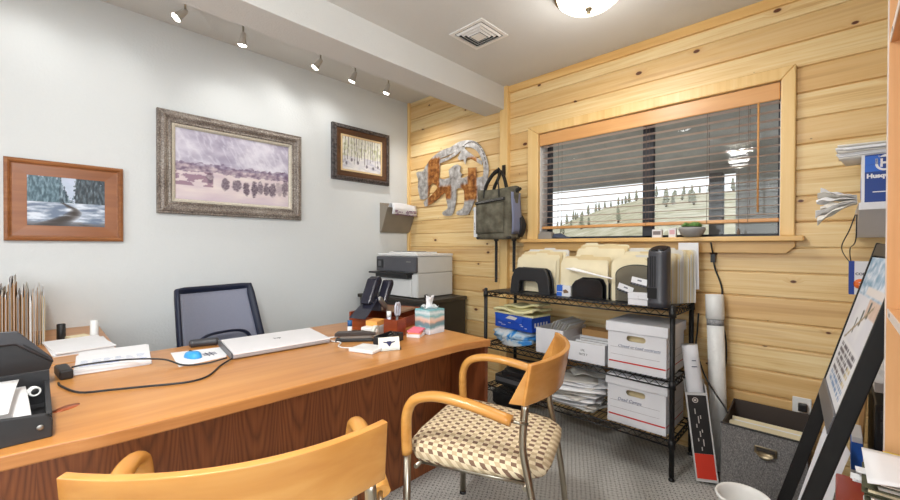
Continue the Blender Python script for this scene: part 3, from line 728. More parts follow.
# ------------------------------------------------------------ visitor chairs
def make_visitor_chair(label):
    r = thing('visitor_chair', label, 'chair', group='maple visitor chairs facing the desk')
    # seat cushion: rounded, domed pad
    b = MB(); n = 28; rings = [(.0, .474), (.5, .473), (.85, .468), (.955, .46), (1.0, .444), (.99, .422), (.95, .41), (0, .408)]
    P = []; F = []
    for rr, z in rings:
        for k in range(n):
            t = 2*PI*k/n; c, s = math.cos(t), math.sin(t); e = 6
            q = (abs(c)**e+abs(s)**e)**(-1/e); wx = .255; wy = .243+.022*c*q
            P.append((.0+wx*rr*c*q, wy*rr*s*q, z+(.008*c*q*rr if z > .43 else 0)))
    for i in range(len(rings)-1):
        for k in range(n): F.append((i*n+k, (i+1)*n+k, (i+1)*n+(k+1) % n, i*n+(k+1) % n))
    b.add(P, [f[::-1] for f in F], 0, True); obj('seat', b, FABRIC, r)
    # bent plywood backrest
    def back(u, v):
        s = (u-.5)*2; y = .262*s; a = abs(s)
        x = -.288+.078*a**2.0
        z = .674+.132*v
        x += .022*(1-v)
        return (x, y, z)
    b = MB(); b.sheet(back, 28, 6, .016); bk = obj('backrest', b, MAPLE, r, .002)
    for s in (-1, 1):   # folded lower corner of the back
        p0 = Vector(back((1+s)/2, 1)); p1 = Vector(back((1+s)/2, 0)); q = p1+Vector((.042, s*.010, .003))
        b = MB(); b.prism([p0, p1, q], (0, -s*.014, 0)); obj('wing', b, MAPLE, bk, .002)
    for s in (-1, 1):
        w = s*.266
        arm = smooth_pts([(.222, w, .442), (.226, w, .52), (.222, w, .585), (.196, w, .632), (.14, w, .655), (.07, w, .66), (-.03, w, .648), (-.155, w, .622)], 5)
        b = MB(); b.tube(arm, .0195, 12, flat=(1.15, .9), up=(0, 1, 0)); obj('armrest', b, MAPLE_X, r)
        b = MB(); b.tube([(.223, s*.267, 0), (.222, w, .45)], .0135, 12); b.lathe([(.0, .0), (.015, .0), (.015, .012), (.0135, .012)], 12, 1, T(.223, s*.267, 0)); obj('leg', b, [CHROME, BLACKP], r)
        yy = s*.238
        b = MB(); b.tube(smooth_pts([(-.262, yy, 0), (-.25, yy, .12), (-.23, yy, .28), (-.205, yy, .42), (-.185, yy, .52), (-.186, yy, .6), (-.192, yy*.985, .672)], 4), .0125, 12); b.lathe([(.0, .0), (.014, .0), (.014, .012), (.0125, .012)], 12, 1, T(-.262, yy, 0)); obj('leg', b, [CHROME, BLACKP], r)
        b = MB(); b.tube([(-.15, w, .622), (-.18, s*.258, .618), (-.2, yy, .61)], .006, 8); obj('arm_bracket', b, CHROME, r)
    b = MB(); b.tube([(.19, -.262, .399), (.19, .262, .399)], .008, 8); b.tube([(-.19, -.235, .397), (-.19, .235, .397)], .008, 8)
    for s in (-1, 1): b.tube([(.19, s*.225, .4), (-.19, s*.205, .4)], .007, 8)
    obj('seat_rail', b, CHROME, r); return r
ch = make_visitor_chair('maple armchair with chequered beige seat standing side-on by the desk end')
ch.location = (-.973, 1.237, 0); ch.rotation_euler = (0, 0, 3.495)
dup(ch, (-.976, .35, 0), 2.74, 'curved honey maple chair back seen from behind in the near foreground')

# ------------------------------------------------------------ office chair behind the desk
def office_chair():
    r = thing('office_chair', 'navy mesh-back office chair behind the desk against the grey wall', 'chair', (-2.63, .855, 0), .24)
    nav = mat('navy_black_chair_frame', (22, 30, 54), .5); 
    t = NT('grey_blue_chair_mesh', .8); o = t.obj(); n = t.noise(o, 300, 2)
    t.base(t.mix(n, lin((128, 132, 156)), lin((168, 172, 190)))); t.b.inputs['Alpha'].default_value = .72
    def bp(u, v):   # v from bottom to top; slightly hollow, leaning back
        s = (u-.5)*2; hw = .262-.035*v; return (-.13-.13*v+.05*s*s-.03, hw*s, .43+.462*v+.006*s*s*v)
    b = MB(); b.sheet(bp, 12, 10, .006); obj('mesh_back', b, t.m, r)
    loop = [bp(0, i/10) for i in range(11)]+[bp(i/10, 1) for i in range(1, 11)]+[bp(1, 1-i/10) for i in range(1, 11)]+[bp(1-i/10, 0) for i in range(1, 10)]
    b = MB(); b.tube(loop, .029, 10, closed=True, flat=(.5, 1.0)); obj('back_frame', b, nav, r)
    b = MB(); b.tube(smooth_pts([(-.12, -.17, .55), (-.135, -.15, .60), (-.15, -.1, .625), (-.155, 0, .632), (-.15, .1, .625), (-.135, .15, .60), (-.12, .17, .55)], 4), .014, 8, flat=(1.5, .6)); obj('lumbar_support', b, nav, r)
    b = MB(); n = 24; P = []; F = []; rings = [(0, .475), (.7, .475), (.95, .465), (1, .445), (.96, .42), (0, .41)]
    for rr, z in rings:
        for k in range(n):
            a = 2*PI*k/n; c, s = math.cos(a), math.sin(a); q = (abs(c)**4+abs(s)**4)**-.25; P.append((.09+.25*rr*c*q, .25*rr*s*q, z))
    for i in range(len(rings)-1):
        for k in range(n): F.append((i*n+k, i*n+(k+1) % n, (i+1)*n+(k+1) % n, (i+1)*n+k))
    b.add(P, F, 0, True); obj('seat', b, nav, r)
    b = MB(); b.tube([(.05, 0, .40), (-.17, 0, .40), (-.2, 0, .5)], .02, 8); obj('back_bar', b, BLACKP, r)
    b = MB(); b.cyl((.07, 0, .09), .025, .325, 14); obj('gas_post', b, BLACKP, r)
    for k in range(5):
        a = 2*PI*k/5+.3; d = Vector((math.cos(a), math.sin(a), 0)); c0 = Vector((.07, 0, 0))
        b = MB(); b.tube([c0+Vector((0, 0, .1)), c0+d*.27+Vector((0, 0, .07))], [.025, .016], 8); l = obj('leg', b, BLACKP, r)
        b = MB(); p = c0+d*.27; tn = Vector((-d.y, d.x, 0)); b.tube([p+Vector((0, 0, .027))-tn*.02, p+Vector((0, 0, .027))+tn*.02], .027, 14); b.tube([p+Vector((0, 0, .03)), p+Vector((0, 0, .08))], .008, 8); obj('caster', b, BLACKP, l)
office_chair()

# ------------------------------------------------------------ left-hand things on the credenza and desk
def left_desk():
    # standing folders: each a bent card seen by its edge
    random.seed(3); y = -.30; k = 0
    cols = [KRAFT, KRAFT2, KRAFT, PAPER2, KRAFT2, KRAFT, MANILA2, KRAFT, KRAFT2, PAPER, KRAFT, BROWNBLACK, KRAFT2, KRAFT, KRAFT2, KRAFT, KRAFT, KRAFT2, KRAFT]
    while y < .026:
        h = .205+.012*math.sin(k*1.9)+random.uniform(-.01, .012)+(.05 if k == 18 else .035 if 16 < k else 0)+(.045 if y < -.07 else 0)
        th = random.uniform(.008, .015); m = cols[k % len(cols)]
        lab = 'tan folder standing on edge in the row at the left end of the credenza'
        if m in (PAPER, PAPER2): lab = 'white folder standing among the tan folders at the left end of the credenza'
        if m is BROWNBLACK: lab = 'black folder standing among the tan folders at the left end of the credenza'
        r = thing('file_folder', lab, 'folder', (-2.86, y+th/2, ZD), 0, ('folders standing on the credenza' if m not in (PAPER, PAPER2, BROWNBLACK) else 'white folders on the credenza' if m is not BROWNBLACK else 'black folders on the credenza'))
        b = MB(); lean = random.uniform(-.0015, .0015)
        b.prism([(-.15, -th*.4, 0), (.16, -th*.4, 0), (.16, -th*.4+lean, h), (.05, -th*.4+lean, h), (.045, -th*.4+lean, h+.008), (-.03, -th*.4+lean, h+.008), (-.035, -th*.4+lean, h), (-.15, -th*.4+lean, h)], (0, .0016, 0))
        b.prism([(-.15, th*.4-.0016, 0), (.16, th*.4-.0016, 0), (.16, th*.4-.0016+lean, h-.012), (-.15, th*.4-.0016+lean, h-.012)], (0, .0016, 0))
        b.box(-.15, .16, -th*.4, th*.4, 0, .0012)
        obj('cover', b, m, r)
        b = MB()
        for q in range(3):
            yy = -th*.4+.0022+(th*.8-.005)*q/2; hh = h+random.uniform(.0, .034); b.box(-.14, random.uniform(.145, .158), yy, yy+.0011, .0015, hh)
        obj('sheet', b, PAPER if k % 3 else PAPER2, r)
        y += th+.0012; k += 1
    # papers in front of them
    def stack(name, label, x, y, rz, w, d, n, m=PAPER, z=ZD, th=.0016, jit=.01, cat='papers'):
        r = thing(name, label, cat, (x, y, z), rz); zz = 0
        for i in range(n):
            a = random.uniform(-.06, .06)*(jit/.01); dx, dy = random.uniform(-jit, jit), random.uniform(-jit, jit); t = th*random.choice([1, 2, 3])
            b = MB(); b.box(-w/2, w/2, -d/2, d/2, zz, zz+t, 0, T(dx, dy, 0, a)); obj('sheet', b, m, r); zz += t+.0002
        return r, zz
    r, h = stack('paper_stack', 'pile of white papers on the credenza beside the standing folders', -2.55, .145, .06, .34, .2, 5)
    b = MB(); b.box(-2.73, -2.68, -.0, .05, 0, .001); 
    r, h = stack('paper_stack', 'stack of printed white sheets with blue writing near the desk middle', -2.125, .222, -.1, .32, .225, 8, jit=.006)
    top = h
    b = MB()
    for k in range(7):
        for q in range(6):
            if random.random() < .8: b.box(.028+.011*k, .031+.011*k, -.1+.034*q, -.1+.034*q+random.uniform(.012, .03), top, top+.0004)
    obj('writing', b, mat('blue_ball_pen', (178, 190, 214), .7), r)
    b = MB(); b.box(.118, .121, -.1, .10, top, top+.0004); obj('ruled_line', b, BLUE2, r)
    r = thing('cylinder_pot', 'black cylindrical pot standing behind the paper pile by the wall', 'pot', (-2.81, .087, ZD)); b = MB(); b.lathe([(.016, 0), (.017, .004), (.017, .074), (.0155, .076), (.014, .074), (.014, .02), (0, .02)], 20); obj('body', b, BLACKP, r)
    r = thing('cylinder_pot', 'white cylinder standing behind the papers, right of the black pot', 'pot', (-2.76, .209, ZD)); b = MB(); b.lathe([(.017, 0), (.018, .004), (.017, .083), (.0155, .086), (.0, .087)], 20); obj('body', b, WHITEP, r)
    r = thing('note_card', 'cream card lying flat between black pot and white cylinder', 'card', (-2.79, .145, ZD), .3); b = MB(); b.prism([(-.03, -.04, 0), (.03, -.035, 0), (.03, .04, 0), (-.03, .04, 0)], (0, 0, .012)); obj('card', b, MANILA, r, .002)
    # document scanner
    r = thing('document_scanner', 'dark grey desktop scanner with sloping lid at the left edge', 'scanner', (-1.9, 0, ZD))
    b = MB(); b.prism([(0, -.36, .205), (0, -.043, .196), (0, .037, .096), (0, .042, .078), (0, -.047, .151), (0, -.36, .151)], (-.13, -.02, -.05)); obj('lid', b, DARKP, r, .004)
    b = MB(); b.prism([(-.006, -.36, 0), (-.006, .022, 0), (-.006, .022, .028), (-.006, .039, .076), (-.006, -.047, .15), (-.006, -.36, .15)], (-.12, -.02, 0)); obj('body', b, BLACKP, r, .003)
    b = MB(); b.prism([(.0015, -.03, .145), (.0015, .026, .094), (.0015, .029, .097), (.0015, -.03, .151)], (-.003, 0, 0)); obj('paper_slot', b, mat('slot_black', (12, 12, 13), .5), r)
    r = thing('power_brick', 'small black power brick at the right side of the scanner', 'power adapter', (-2.0, .068, ZD), .1); b = MB(); b.box(-.06, .06, -.018, .018, 0, .034); obj('body', b, BLACKP, r, .006)
    # black desk tray with papers
    r = thing('desk_tray', 'black desktop tray of papers at the left front of the desk', 'tray', (-1.385, 0, ZD))
    b = MB(); b.prism([(0, -.36, 0), (0, .027, 0), (0, .028, .042), (0, .016, .06), (0, -.36, .095)], (-.012, 0, 0)); obj('front_wall', b, BLACKP, r, .003)
    b = MB(); b.prism([(-.012, .016, 0), (-.30, .016, 0), (-.30, .016, .072), (-.012, .016, .058)], (0, .011, 0)); obj('side_wall', b, BLACKP, r, .002)
    b = MB(); b.box(-.31, -.012, -.36, .016, 0, .006); b.box(-.312, -.30, -.36, .027, .006, .10); obj('base', b, BLACKP, r)
    b = MB(); b.lathe([(.0, 0), (.005, 0), (.0065, .0012), (.0065, .0022), (.003, .003), (0, .003)], 14, 0, T(.0, .006, .03, 0, 0, PI/2)); obj('screw', b, STEEL, r)
    for k, (x, y, rz, lab) in enumerate([(-1.55, -.145, .06, 'white sheet lying in the black tray under the roll'), (-1.53, -.17, -.06, 'white letter with blue mark on top in the black tray')]):
        s = thing('paper_sheet', lab, 'paper', (x, y, ZD), rz); b = MB(); z0 = .040+.03*k
        b.sheet(lambda u, v: (-.11+.22*u, -.17+.30*v, z0+.028*(1-u)+.006*math.sin(u*3)), 6, 6, .001); obj('sheet', b, PAPER, s)
        b = MB(); b.box(-.10, .10, -.16, .12, .0063, .034)
        if k == 0: obj('paper_block', b, PAPER2, s)
        if k: b = MB(); b.box(.01, .05, .02, .05, z0+.006, z0+.0075); obj('stamp', b, BLUE2, s)
    r = thing('label_roll', 'small white roll with dark core lying in the black tray', 'roll', (-1.60, -.005, ZD+.066)); b = MB(); b.lathe([(.0085, -.009), (.0125, -.009), (.0132, -.007), (.0132, .007), (.0125, .009), (.0085, .009), (.0085, -.009)], 22, 0, T(0, 0, 0, .3, 0, PI/2)); obj('roll', b, WHITEP, r)
    b = MB(); b.lathe([(.0, -.0075), (.0083, -.0075), (.0083, .0075), (0, .0075)], 18, 0, T(0, 0, 0, .3, 0, PI/2)); obj('core', b, BLACKP, r)
    # mouse paper, mouse, wrist rest
    r = thing('paper_sheet', 'white printed sheet under the blue mouse', 'paper', (-1.955, .50, ZD), .0); b = MB(); b.prism([(.118, -.115, 0), (-.148, -.09, 0), (-.1, .13, 0), (.09, .06, 0)], (0, 0, .0012)); obj('sheet', b, PAPER, r)
    b = MB(); 
    for q in range(4): b.box(-.03+.012*q, -.025+.012*q, -.0, .05, .0012, .0016)
    b.box(-.045, .03, .014, .018, .0012, .0016); b.box(-.045, .03, .03, .034, .0012, .0016); obj('printed_mark', b, INK, r)
    r = thing('computer_mouse', 'bright blue computer mouse on the white sheet', 'mouse', (-1.955, .46, ZD+.0012), PI+.25)
    def mouse(u, v):
        a = (u-.5)*PI*.98; bb = v*2*PI; return (.047*math.sin(a), .026*math.cos(a)**.6*math.cos(bb)*(1-.12*math.sin(a)), max(0, .016+.02*math.cos(a)**.6*math.sin(bb)*(1-.15*math.sin(a))) if True else 0)
    def shell_mb(sx, sy, h, n=20, rings=8):
        b = MB(); P = []; F = []
        for i in range(rings+1):
            t = i/rings; z = h*math.sin(t*PI/2); rr = math.cos(t*PI/2)**.55 if i < rings else .0
            for k in range(n):
                a = 2*PI*k/n; c, s = math.cos(a), math.sin(a); q = (abs(c)**2.6+abs(s)**2.6)**(-1/2.6); P.append((sx*rr*c*q, sy*rr*s*q, z*(1-.12*c*rr)))
        for i in range(rings):
            for k in range(n): F.append((i*n+k, i*n+(k+1) % n, (i+1)*n+(k+1) % n, (i+1)*n+k))
        F.append(tuple(range(n))[::-1]); b.add(P, F, 0, True); return b
    sb = shell_mb(.046, .025, .026); obj('shell', sb, mat('sky_blue_plastic', (58, 158, 222), .35), r)
    b = MB(); b.tube([(.02, -.003, .0205), (.02, .003, .0205)], .007, 12); obj('scroll_wheel', b, BLACKP, r)
    b = MB(); b.tube([(.0435, 0, .009), (.038, 0, .0165), (.03, 0, .0212), (.018, 0, .0245), (.004, 0, .0258)], .0012, 6); obj('button_seam', b, BLACKP, r)
    r = thing('wrist_rest', 'black foam wrist rest lying behind the mouse', 'wrist rest', (-2.135, .548, ZD), 1.3); b = MB(); b.tube(smooth_pts([(-.06, 0, .0185), (-.03, .004, .0185), (0, .006, .0185), (.03, .004, .0185), (.06, 0, .0185)], 4), [.01]+[.018]*15+[.01], 12); obj('pad', b, DARKP, r)
    # closed laptop
    r = thing('laptop', 'closed silver-white laptop lying on the desk', 'laptop', (-1.94, .808, ZD), 0)
    al = mat('silver_white_aluminium', (236, 234, 236), .35, .05, .02)
    b = MB(); b.prism([(.152, -.243, .004), (-.16, -.2, .004), (-.14, .235, .004), (.166, .188, .004)], (0, 0, .014)); obj('base', b, mat('laptop_base_grey', (176, 174, 178), .4, .4), r, .004)
    b = MB(); b.prism([(.152, -.243, .0185), (-.16, -.2, .0185), (-.14, .235, .0185), (.166, .188, .0185)], (0, 0, .008)); obj('lid', b, al, r, .003)
    b = MB(); b.prism([(.148, -.25, .002), (-.16, -.212, .002), (-.16, -.206, .002), (.148, -.244, .002)], (0, 0, .026)); obj('hinge_side', b, GREYP, r, .002)
    lettering('hp', .035, mat('dark_mirror_logo', (70, 70, 74), .3, .5), r, T(.0, -.012, .0266, PI/2+.06), 'logo')
    b = MB()
    for x in (-.1, .1):
        for y in (-.17, .17): b.cyl((x, y, 0), .008, .004, 10)
    obj('foot', b, BLACKP, r)
    # cables on the desk
    def cable(name, label, pts, rad, m, cat='cable', n=5, cyc=8):
        b = MB(); b.tube(smooth_pts(pts, n), rad, cyc); o = obj(name, b, m); tag(o, label, cat); return o
    zc = ZD+.0042
    cable('power_cable', 'black cable curving across the desk front from the tray to the laptop', [(-1.90, .052, zc), (-1.85, .057, zc), (-1.73, .095, zc), (-1.69, .166, zc), (-1.655, .24, zc), (-1.60, .36, zc), (-1.625, .43, zc), (-1.73, .50, zc), (-1.775, .555, zc+.008)], .0034, BLACKP)
    cable('scanner_cable', 'black cable running over the papers from the scanner to the laptop', [(-1.99, .088, ZD+.03), (-1.985, .13, ZD+.034), (-1.95, .24, ZD+.036), (-1.90, .345, ZD+.026), (-1.835, .40, zc+.0015), (-1.80, .47, zc+.0015), (-1.785, .54, zc+.012)], .0034, BLACKP)
    cable('charging_cable', 'white charging cable from the laptop to the white charger', [(-1.80, 1.012, zc), (-1.735, 1.03, zc), (-1.68, .985, zc), (-1.63, .99, zc), (-1.585, 1.015, zc+.004)], .003, WHITEP)
    cable('white_cable', 'white cable with black plug behind the charging cable', [(-1.86, 1.012, zc), (-1.87, 1.04, zc), (-1.86, 1.09, zc), (-1.89, 1.16, zc+.001)], .0042, WHITEP)
    r = thing('cable_plug', 'black cable plug at the end of the white cable', 'plug', (-1.905, 1.20, ZD), 1.45); b = MB(); b.box(-.028, .028, -.008, .008, 0, .012); obj('plug_body', b, BLACKP, r, .003)
    b = MB(); b.tube([(.028, 0, .006), (.05, .002, .005)], .0035, 8); obj('strain_relief', b, BLACKP, r)
left_desk()
# ------------------------------------------------------------ right-hand things on the desk
def right_desk():
    z = ZD
    r = thing('charger_block', 'flat white square charger at the front of the desk accessories', 'charger', (-1.53, 1.045, z), .35); b = MB(); b.box(-.065, .065, -.055, .055, 0, .016); obj('body', b, WHITEP, r, .005)
    r = thing('card_holder', 'small white card holder with winged emblem in front of the stapler', 'card holder', (-1.485, 1.128, z), 2.7+PI)
    # front faces the camera (+local x)
    A = T(0, 0, 0, PI/2)
    b = MB(); b.prism([(.012, -.048, .0), (.03, -.048, 0), (.006, -.048, .055), (0, -.048, .055)], (0, .096, 0)); obj('card', b, mat('ivory_card', (238, 234, 222), .6), r, .001)
    b = MB(); b.prism([(-.03, -.052, 0), (.036, -.052, 0), (.036, -.052, .008), (.028, -.052, .008), (-.03, -.052, .012)], (0, .104, 0)); obj('base', b, glass('clear_acrylic', (.9, .92, .93), 1.25), r)
    sl = math.atan2(.024, .055)
    Mf = Matrix.Translation((.0195, 0, .028)) @ Matrix.Rotation(-sl, 4, 'Y') @ Matrix(((0, 0, 1, 0), (1, 0, 0, 0), (0, 1, 0, 0), (0, 0, 0, 1)))
    flat_shape('emblem', [[(-.03, .012), (-.012, .009), (-.008, .012), (.008, .012), (.012, .009), (.03, .012), (.024, .006), (.011, .003), (.006, -.006), (0, -.013), (-.006, -.006), (-.011, .003), (-.024, .006)]], .0008, INK, r, Mf)
    # black stapler and pen tray behind
    r = thing('stapler', 'long black stapler lying among the desk accessories', 'stapler', (-1.725, 1.10, z), .9)
    b = MB(); b.prism([(-.09, -.018, 0), (.10, -.018, 0), (.10, -.018, .01), (-.09, -.018, .018)], (0, .036, 0)); obj('base', b, BLACKP, r, .003)
    b = MB(); b.prism([(-.095, -.013, .026), (.105, -.013, .03), (.105, -.013, .042), (.04, -.013, .052), (-.08, -.013, .05), (-.095, -.013, .04)], (0, .026, 0)); obj('arm', b, mat('dark_taupe_plastic', (56, 48, 44), .4), r, .004)
    b = MB(); b.box(-.07, .09, -.008, .008, .016, .03); obj('magazine', b, STEEL, r)
    r = thing('pen_tray', 'low black tray of clips behind the card holder', 'tray', (-1.585, 1.205, z), .35); b = MB(); b.box(-.04, .04, -.075, .075, 0, .006); b.box(-.04, .04, -.075, -.07, .006, .04); b.box(-.04, .04, .07, .075, .006, .04); b.box(-.04, -.035, -.07, .07, .006, .04); b.box(.035, .04, -.07, .07, .006, .04); obj('tray_shell', b, BLACKP, r, .002)
    b = MB(); random.seed(2)
    for k in range(14): b.tube([(random.uniform(-.028, .028), random.uniform(-.06, .06), .010+.0024*k), (random.uniform(-.028, .028), random.uniform(-.06, .06), .012+.0024*k)], .002, 6)
    obj('paper_clips', b, STEEL, r)['kind'] = 'stuff'
    # wooden organiser with angled dark holders
    r = thing('desk_organizer', 'reddish wood desk organiser box behind the stapler and pen cup', 'organizer', (-1.93, 1.45, z), .35)
    b = MB(); x0, x1, y0, y1 = -.14, .14, -.17, .16
    b.box(x0, x1, y0, y1, 0, .012); b.box(x0, x0+.012, y0, y1, .012, .10); b.box(x0+.012, x1, y1-.012, y1, .012, .10); b.box(x0+.012, x1, y0, y0+.012, .012, .075); obj('case', b, REDWOOD, r, .002)
    b = MB(); b.box(x1-.012, x1, y0+.012, y1-.012, .012, .062); obj('front_board', b, REDWOOD, r, .002)
    b = MB(); b.box(x0+.012, x1-.02, -.02, y1-.012, .088, .098); obj('top_board', b, mat('brown_sleeve', (142, 110, 84), .6), r)
    # glasses/phone stand: dark leather-like slings crossing
    r = thing('phone_stand', 'black crossed desk phone on the wooden organiser by the printer', 'phone', (-1.935, 1.365, z+.0985), .35)
    dk = mat('glossy_violet_black', (40, 40, 52), .22)
    b = MB(); b.prism([(-.06, -.155, -.022), (.05, -.155, -.022), (.03, -.0, .072), (-.05, -.0, .072)], (0, .02, .012)); b.box(-.05, .04, .0, .02, .0, .08); obj('base', b, dk, r, .008)
    b = MB(); b.prism([(-.05, -.075, .05), (-.05, -.02, .035), (-.05, .065, .175), (-.05, .04, .20), (-.05, .0, .185)], (.07, 0, 0)); obj('handset', b, dk, r, .01)
    b = MB(); b.prism([(.0, .01, .03), (.0, .045, .02), (.0, .125, .145), (.0, .12, .175), (.0, .085, .175)], (.06, 0, 0)); obj('holder_arm', b, dk, r, .01)
    b = MB(); b.tube(smooth_pts([(.06, -.04, .09), (.075, -.0, .03), (.06, .03, -.0)], 4), [.004]+[.016]*7+[.006], 8, flat=(1, .35)); obj('silver_clip', b, STEEL, r)
    # red wood pen cup with scissors
    r = thing('pen_cup', 'square red wood pen cup holding scissors', 'pen cup', (-1.68, 1.318, z), .3)
    b = MB(); w = .042
    b.box(-w, w, -w, w, 0, .006); b.box(-w, w, -w, -w+.006, .006, .092); b.box(-w, w, w-.006, w, .006, .092); b.box(-w, -w+.006, -w+.006, w-.006, .006, .092); b.box(w-.006, w, -w+.006, w-.006, .006, .092); obj('cup', b, REDWOOD, r, .002)
    hm = mat('clear_grey_handle', (196, 196, 206), .25, .2)
    s = thing('scissors', 'grey handled scissors standing in the red wood pen cup', 'scissors', (-1.68, 1.325, z+.0065), .3)
    b = MB(); b.prism([(-.004, -.012, 0), (.004, .002, 0), (.006, .012, .1), (-.006, .012, .1)], (.002, 0, .0)); obj('blade', b, STEEL, s)
    for q in (-1, 1):
        b = MB(); ring = [(0, .016+q*.010+.012*math.cos(t), .132+.034*math.sin(t)) for t in [2*PI*i/16 for i in range(16)]]; b.tube(ring, .0055, 8, closed=True); obj('handle', b, hm, s)
    s = thing('marker_pen', 'short clear marker standing in the red wood pen cup beside the scissors', 'pen', (-1.698, 1.293, z+.0065), 0); b = MB(); b.cyl((0, 0, 0), .011, .095, 14); obj('barrel', b, hm, s); b = MB(); b.cyl((0, 0, .095), .012, .03, 14); obj('cap', b, WHITEP, s)
    # tape, glue, orange block
    r = thing('tape_roll', 'roll of clear tape standing in front of the orange note block', 'tape', (-1.72, 1.222, z+.052), .4); b = MB(); b.lathe([(.016, -.009), (.031, -.009), (.031, .009), (.016, .009), (.016, -.009)], 24, 0, T(0, 0, -.02, 0, 0, PI/2)); obj('tape', b, mat('clear_tape', (216, 218, 206), .3), r)
    b = MB(); b.lathe([(.0, -.0095), (.0158, -.0095), (.0158, .0095), (.0, .0095)], 20, 0, T(0, 0, -.02, 0, 0, PI/2)); obj('core', b, PAPER2, r)
    r = thing('note_block', 'orange sticky note block on top of a white holder', 'note block', (-1.78, 1.258, z), .4); b = MB(); b.box(-.035, .035, -.075, .05, 0, .052); obj('holder', b, WHITEP, r, .004); b = MB(); b.box(-.034, .034, -.03, .055, .052, .078); obj('notes', b, mat('orange_notes', (236, 166, 84), .7), r)
    r = thing('glue_stick', 'blue glue stick at the left of the orange note block', 'glue stick', (-1.855, 1.155, z)); b = MB(); b.cyl((0, 0, 0), .012, .05, 14); obj('tube', b, WHITEP, r); b = MB(); b.cyl((0, 0, .05), .0125, .03, 14); obj('cap', b, mat('teal_blue_cap', (40, 92, 146), .4), r)
    # sticky notes
    r = thing('sticky_notes', 'pink and orange sticky notes on white pad beside the tissue box', 'notes', (-1.60, 1.395, z), .5)
    b = MB(); b.box(-.035, .035, -.04, .04, 0, .016); obj('white_pad', b, PAPER, r); b = MB(); b.box(-.036, .034, -.036, .036, .016, .024, 0, T(0, 0, 0, .2)); obj('orange_pad', b, mat('coral_notes', (238, 140, 96), .7), r); b = MB(); b.prism([(-.04, -.03, .024), (.035, -.04, .024), (.035, .045, .03), (-.03, .05, .034)], (0, 0, .006)); obj('pink_pad', b, mat('pink_notes', (240, 120, 140), .7), r)
    # tissue box
    r = thing('tissue_box', 'cube tissue box with painted seascape and a tissue pulled out', 'tissue box', (-1.622, 1.515, z), .03)
    tm = vertical_blend('seascape_print', [(0, (206, 212, 222)), (.2, (236, 236, 240)), (.33, (104, 150, 160)), (.45, (132, 146, 150)), (.52, (228, 184, 160)), (.62, (226, 204, 190)), (.72, (128, 184, 188)), (.85, (222, 230, 230)), (1, (110, 176, 184))], .55, 7.7, 2, .35, 14)
    b = MB(); b.box(-.058, .058, -.058, .058, 0, .13); obj('carton', b, tm, r, .002)
    b = MB(); b.lathe([(0, .1302), (.034, .1302), (.034, .1308), (0, .1308)], 20); obj('opening', b, mat('clear_film', (190, 200, 204), .3), r)
    def tis(u, v):
        a = u*2*PI; rr = .013+.012*abs(v-.45)+.006*math.sin(a*3+v*4); return (rr*math.cos(a)*.6, rr*math.sin(a)*1.3, .131+.066*v+.006*math.sin(a*2)*v)
    b = MB(); b.sheet(tis, 24, 6, .0008); obj('tissue', b, PAPER, r)
    def film(u, v):
        a = u*2*PI; rr = .036+.014*v; return (rr*math.cos(a), rr*math.sin(a), .1312+.016*v*abs(math.sin(a*2.5))+.002)
    b = MB(); b.sheet(film, 36, 2, .0006); obj('film_edge', b, mat('wrinkled_film', (214, 220, 222), .2), r)
right_desk()

